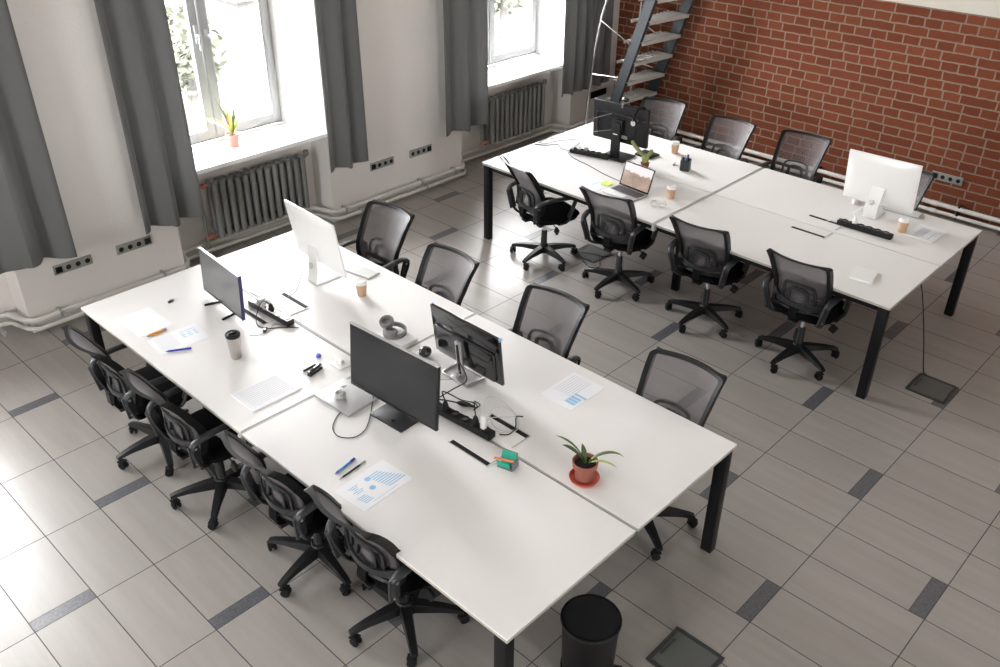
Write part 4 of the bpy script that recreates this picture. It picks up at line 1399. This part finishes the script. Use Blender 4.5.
# closed laptop and cable coil
t = thing('closed_laptop', 'closed silver laptop with a white cable coil on its lid', 'laptop', (.567, -1.995, Z0), R(2))
MB().box((0, 0, .006), (.215, .285, .009), bev=.003).build('base', 'alu', t)
MB().box((0, 0, .0135), (.215, .285, .005), bev=.002).build('lid', 'alu', t)
o = MB()
for k in range(9):
    rr = .024+.004*math.sin(k*2.3)
    cx, cy = .004*math.cos(k*1.9), .004*math.sin(k*1.9)
    o.tube([(cx+rr*math.cos(a), cy+rr*.92*math.sin(a), .005+.0035*k+.003*math.sin(a+k)) for a in [2*PI*q/22 for q in range(22)]], .0032, 6, True)
o.tube(curve([(.02, .02, .02), (.03, .03, .035), (.05, .04, .03), (.07, .045, .01)], 4), .003, 6)
o.tube([(.06, .05, .012), (.085, .055, .010)], .006, 8)
o = o.build('cable_coil', 'cord_white', loc=(.535, -1.985, Z0+.0175))
tag(o, 'coiled white cable lying on the closed silver laptop', 'cable')

# keyboard and mouse pieces
t = thing('keyboard', 'slim white and silver keyboard in front of the front bench computer', 'keyboard', (1.555, -.87, Z0), R(8))
MB().box((0, 0, .005), (.115, .28, .009), bev=.003).build('tray', 'alu', t)
m = MB()
for i in range(5):
    for j in range(13): m.box((-.043+.0215*i, -.125+.0208*j, .0105), (.018, .0175, .003))
m.build('keys', 'plastic_white', t)
t = thing('mouse', 'small white mouse beside the wall bench computer foot', 'mouse', (5.105, -2.78, Z0), R(10))
MB().ball((0, 0, .009), (.052, .028, .016), nu=16, nv=8).build('shell', 'plastic_white', t)
MB().box((.02, 0, .0235), (.014, .004, .003), bev=.001).build('wheel', 'seam_grey', t)
t = thing('keyboard', 'slim silver keyboard behind the wall bench white computer', 'keyboard', (5.19, -3.13, Z0), R(3))
MB().box((0, 0, .005), (.115, .28, .009), bev=.003).build('tray', 'alu', t)
m = MB()
for i in range(5):
    for j in range(13): m.box((-.043+.0215*i, -.125+.0208*j, .0105), (.018, .0175, .003))
m.build('keys', 'plastic_white', t)

# open laptop: hinge at x=4.035, screen faces -x
t = thing('open_laptop', 'open silver laptop showing a mountain picture on the wall bench', 'laptop', (3.94, -1.345, Z0), R(175.5))
MB().box((0, 0, .006), (.215, .315, .010), bev=.004).build('base', 'alu', t)
m = MB()
for i in range(5):
    for j in range(13): m.box((-.073+.021*i, -.132+.022*j, .0118), (.017, .018, .0016))
m.build('keys', 'key_dark', t)
MB().box((.068, 0, .0116), (.055, .10, .0012)).build('trackpad', 'alu_white', t)
P = Matrix.Translation((-.103, 0, .012)) @ Matrix.Rotation(R(-19), 4, 'Y')
m = MB(); m.T = P; m.box((-.001, 0, .102), (.005, .315, .205), bev=.002); m.build('lid', 'alu', t)
m = MB(); m.T = P; m.box((.0022, 0, .102), (.0016, .312, .202)); m.build('bezel', 'gloss_black', t)
m = MB(); m.box((.0034, 0, .104), (.001, .292, .182))
o = m.build('screen', 'laptop_picture', t)
o.matrix_local = P

# glasses
t = thing('glasses', 'thin wire spectacles folded on the wall bench beside the laptop', 'glasses', (3.90, -1.70, Z0), R(-62))
for s in (1, -1):
    MB().tube([(.032*s+.026*math.cos(a), 0.0+.0, .022+.019*math.sin(a)) for a in [2*PI*k/18 for k in range(18)]], .0016, 6, True).build('lens_rim', 'chrome', t)
    MB().tube(curve([(.058*s, 0, .03), (.06*s, .03, .028), (.05*s, .10, .012), (.03*s, .13, .004)], 4), .0014, 6).build('temple', 'seam_grey', t)
MB().tube([(-.007, 0, .026), (0, 0, .03), (.007, 0, .026)], .0015, 6).build('bridge', 'chrome', t)

# pen cup on the wall bench
t = thing('pen_cup', 'dark square mesh pen cup with pens on the wall bench', 'pen holder', (4.745, -1.39, Z0), R(20))
m = MB()
for a, b, c, e in ((.038, 0, .003, .078), (-.038, 0, .003, .078), (0, .038, .078, .003), (0, -.038, .078, .003)):
    m.box((a, b, .048), (c, e, .094))
m.box((0, 0, .002), (.078, .078, .004)); m.build('cup', 'steel_dark', t)
for k, (a, b, tx, ty, cl, lab) in enumerate(((.012, .012, .006, -.012, 'blue_light', 'thick blue pen standing in the dark pen cup'), (.01, -.012, .01, .004, 'plastic_black', 'black pen standing in the dark pen cup'), (-.018, .016, -.01, .014, 'lilac', 'lilac pen leaning out of the dark pen cup'), (-.01, -.005, -.002, .010, 'kraft', 'pencil standing in the dark pen cup'))):
    q = thing('pen', lab, 'pen', (4.745+a, -1.39+b, Z0+.005))
    MB().tube([(0, 0, 0), (tx, ty, .115)], .0065 if k == 0 else .004, 8).build('barrel', cl, q)
    MB().tube([(tx, ty, .115), (tx*1.1, ty*1.1, .130)], .0055 if k == 0 else .003, 8).build('cap', 'blue' if k == 0 else cl, q)
t = thing('clip_gadget', 'tiny lilac clip lying beside the pen cup', 'clip', (4.775, -1.255, Z0), R(15))
MB().box((0, 0, .007), (.04, .016, .013), bev=.004).build('body', 'lilac', t)
MB().box((.02, 0, .015), (.012, .01, .006), bev=.002).build('grip', 'silver', t)

# ------------------------------------------------------------------ plants
def blade(m, base, az, L, lean, wd, droop=.5, mi=0, n=7, up=.9):
    vs = []
    dr = Vector((math.cos(az), math.sin(az), 0)); sd = Vector((-math.sin(az), math.cos(az), 0))
    p = Vector(base); ang = lean
    rows = []
    for k in range(n+1):
        s = k/n
        wdt = wd*(math.sin(PI*min(1, (s*.93+.07)))**.7)*(1 if s < 1 else .05)
        rows.append((p.copy(), wdt))
        p = p + (dr*math.sin(ang)+Vector((0, 0, 1))*math.cos(ang))*L/n
        ang += droop/n
    for q, wdt in rows: vs += [q-sd*wdt/2+Vector((0, 0, .15*wdt)), q, q+sd*wdt/2+Vector((0, 0, .15*wdt))]
    fs = []
    for k in range(n):
        for a in range(2): fs.append([k*3+a, k*3+a+1, k*3+a+4, k*3+a+3])
    m.add(vs, fs, mi, True)
def leaf(parent, mats, *a, **k):
    m = MB(); blade(m, *a, **k)
    o = m.build('leaf', mats, parent); o.modifiers.new('thickness', 'SOLIDIFY').thickness = .0012
    return o
# pot on the front bench
t = thing('potted_plant', 'young drooping-leaved plant in a red-brown pot on the front bench', 'plant', (.955, -3.345, Z0))
MB().lathe([(0, 0), (.055, 0), (.072, .010), (.075, .018), (.070, .018), (.064, .008), (0, .006)], n=32).build('saucer', 'saucer_red', t)
MB().lathe([(0, .008), (.044, .008), (.050, .080), (.060, .082), (.063, .112), (.057, .112), (.054, .094), (0, .094)], n=32).build('pot', 'terracotta', t)
MB().lathe([(.056, .093), (.03, .099), (0, .101)], n=24).build('soil', 'soil', t)
c = (-.005, .0, .10)
leaf(t, 'leaf', c, R(140), .17, .45, .040, .7)
leaf(t, 'leaf', c, R(138), .235, .30, .022, .9)
leaf(t, 'leaf', c, R(60), .10, .15, .026, .8)
leaf(t, 'leaf', (.01, -.01, .10), R(-38), .20, .70, .020, 1.8)
leaf(t, 'leaf_pale', (.01, -.012, .10), R(-60), .15, 1.0, .014, 1.4)
leaf(t, 'leaf', (0, .0, .10), R(200), .09, .2, .016, .6)
MB().tube([(0, 0, .095), (0, 0, .13)], .006, 8).build('stem', 'leaf', t)
# plant on the window sill
t = thing('potted_plant', 'spiky yellow-green plant in a small terracotta pot on the window sill', 'plant', (2.085, 1.50, ZS))
MB().lathe([(0, 0), (.042, 0), (.053, .088), (.060, .090), (.062, .112), (.054, .112), (.052, .10), (0, .10)], n=28).build('pot', 'terracotta_pale', t)
MB().lathe([(.053, .098), (0, .103)], n=20).build('soil', 'soil', t)
for k in range(15):
    az = k*2.4; ln = .17+.13*((k*37) % 10)/10
    if k % 4 == 2: leaf(t, 'leaf_dark', (0, 0, .10), az, ln*1.2, .22, .032, .25)
    else: leaf(t, 'leaf_pale', (0, 0, .10), az, ln*1.15, .30+.45*((k*13) % 7)/7, .027, .7)
MB().tube([(0, 0, .10), (-.015, 0, .22), (-.02, 0, .30)], .011, 8, scale=[.5, .9, .6]).build('flower_spike', 'flower_red', t)
# cactus
t = thing('potted_cactus', 'small green cactus with two raised arms in a dark red pot', 'cactus', (4.55, -1.10, Z0))
MB().lathe([(0, 0), (.030, 0), (.038, .035), (.040, .042), (.034, .042), (.033, .036), (0, .036)], n=24).build('pot', 'terracotta', t)
m = MB()
m.ball((0, 0, .078), (.032, .032, .046), nu=18, nv=12)
m.build('stem', 'cactus', t)
MB().tube(curve([(-.005, .012, .10), (-.025, .055, .14), (-.045, .095, .185), (-.055, .12, .225)], 4), .017, 10, scale=[.5]+[.9]*4+[1.0]*4+[.9]*3+[.35]).build('arm', 'cactus', t)
MB().tube(curve([(.005, -.012, .10), (.012, -.035, .13), (.018, -.05, .165)], 4), .018, 10, scale=[.5]+[.9]*3+[1.05]*3+[.9, .4]).build('arm', 'cactus', t)

# ------------------------------------------------------------------ floor boxes, bin
def floor_box(x, y, rz, label):
    t = thing('floor_box', label, 'floor box', (x, y, 0), rz, None)
    m = MB()
    for a, b, c, e in ((0, .127, .27, .022), (0, -.127, .27, .022), (.127, 0, .022, .235), (-.127, 0, .022, .235)): m.box((a, b, .004), (c, e, .008), bev=.002)
    m.build('rim', 'floor_box', t)
    MB().box((0, 0, .004), (.228, .228, .006)).build('lid', 'floor_box_lid', t)
    MB().box((0, .10, .008), (.12, .014, .004), bev=.001).build('handle', 'floor_box', t)
floor_box(4.105, -3.975, 0, 'dark square floor socket box near the brick wall bench corner')
floor_box(.968, -4.015, 0, 'dark square floor socket box beside the black bin')
floor_box(4.085, -.93, 0, 'dark floor socket box beneath the leftmost chairs of the wall bench')
cable([(4.0, -.85, .012), (3.9, -1.0, .008), (3.86, -1.1, .008), (3.93, -1.15, .008), (4.1, -1.0, .012)], .004, 'black cable lying on the floor by the box under the chairs', 'plastic_black')
cable([(3.97, -.78, .012), (4.05, -.95, .02), (4.12, -1.08, .008), (4.3, -1.1, .008)], .004, 'black cable crossing the floor box under the wall bench', 'plastic_black')

t = thing('pedal_bin', 'black round pedal bin under the near end of the front bench', 'bin', (.60, -3.705, 0), R(-60))
MB().lathe([(0, .012), (.118, .012), (.122, .03), (.134, .33), (.139, .34), (.139, .35), (.130, .352), (.128, .33), (.114, .03), (0, .025)], n=40).build('body', 'black_steel', t)
MB().lathe([(.128, 0), (.128, .022), (.12, .024)], n=40).build('base_ring', 'plastic_black', t)
MB().box((.135, 0, .022), (.06, .06, .012), bev=.004).build('pedal', 'plastic_black', t)
MB().lathe([(.1405, .333), (.1425, .340), (.1405, .347)], n=40).build('rim', 'plastic_grey', t)
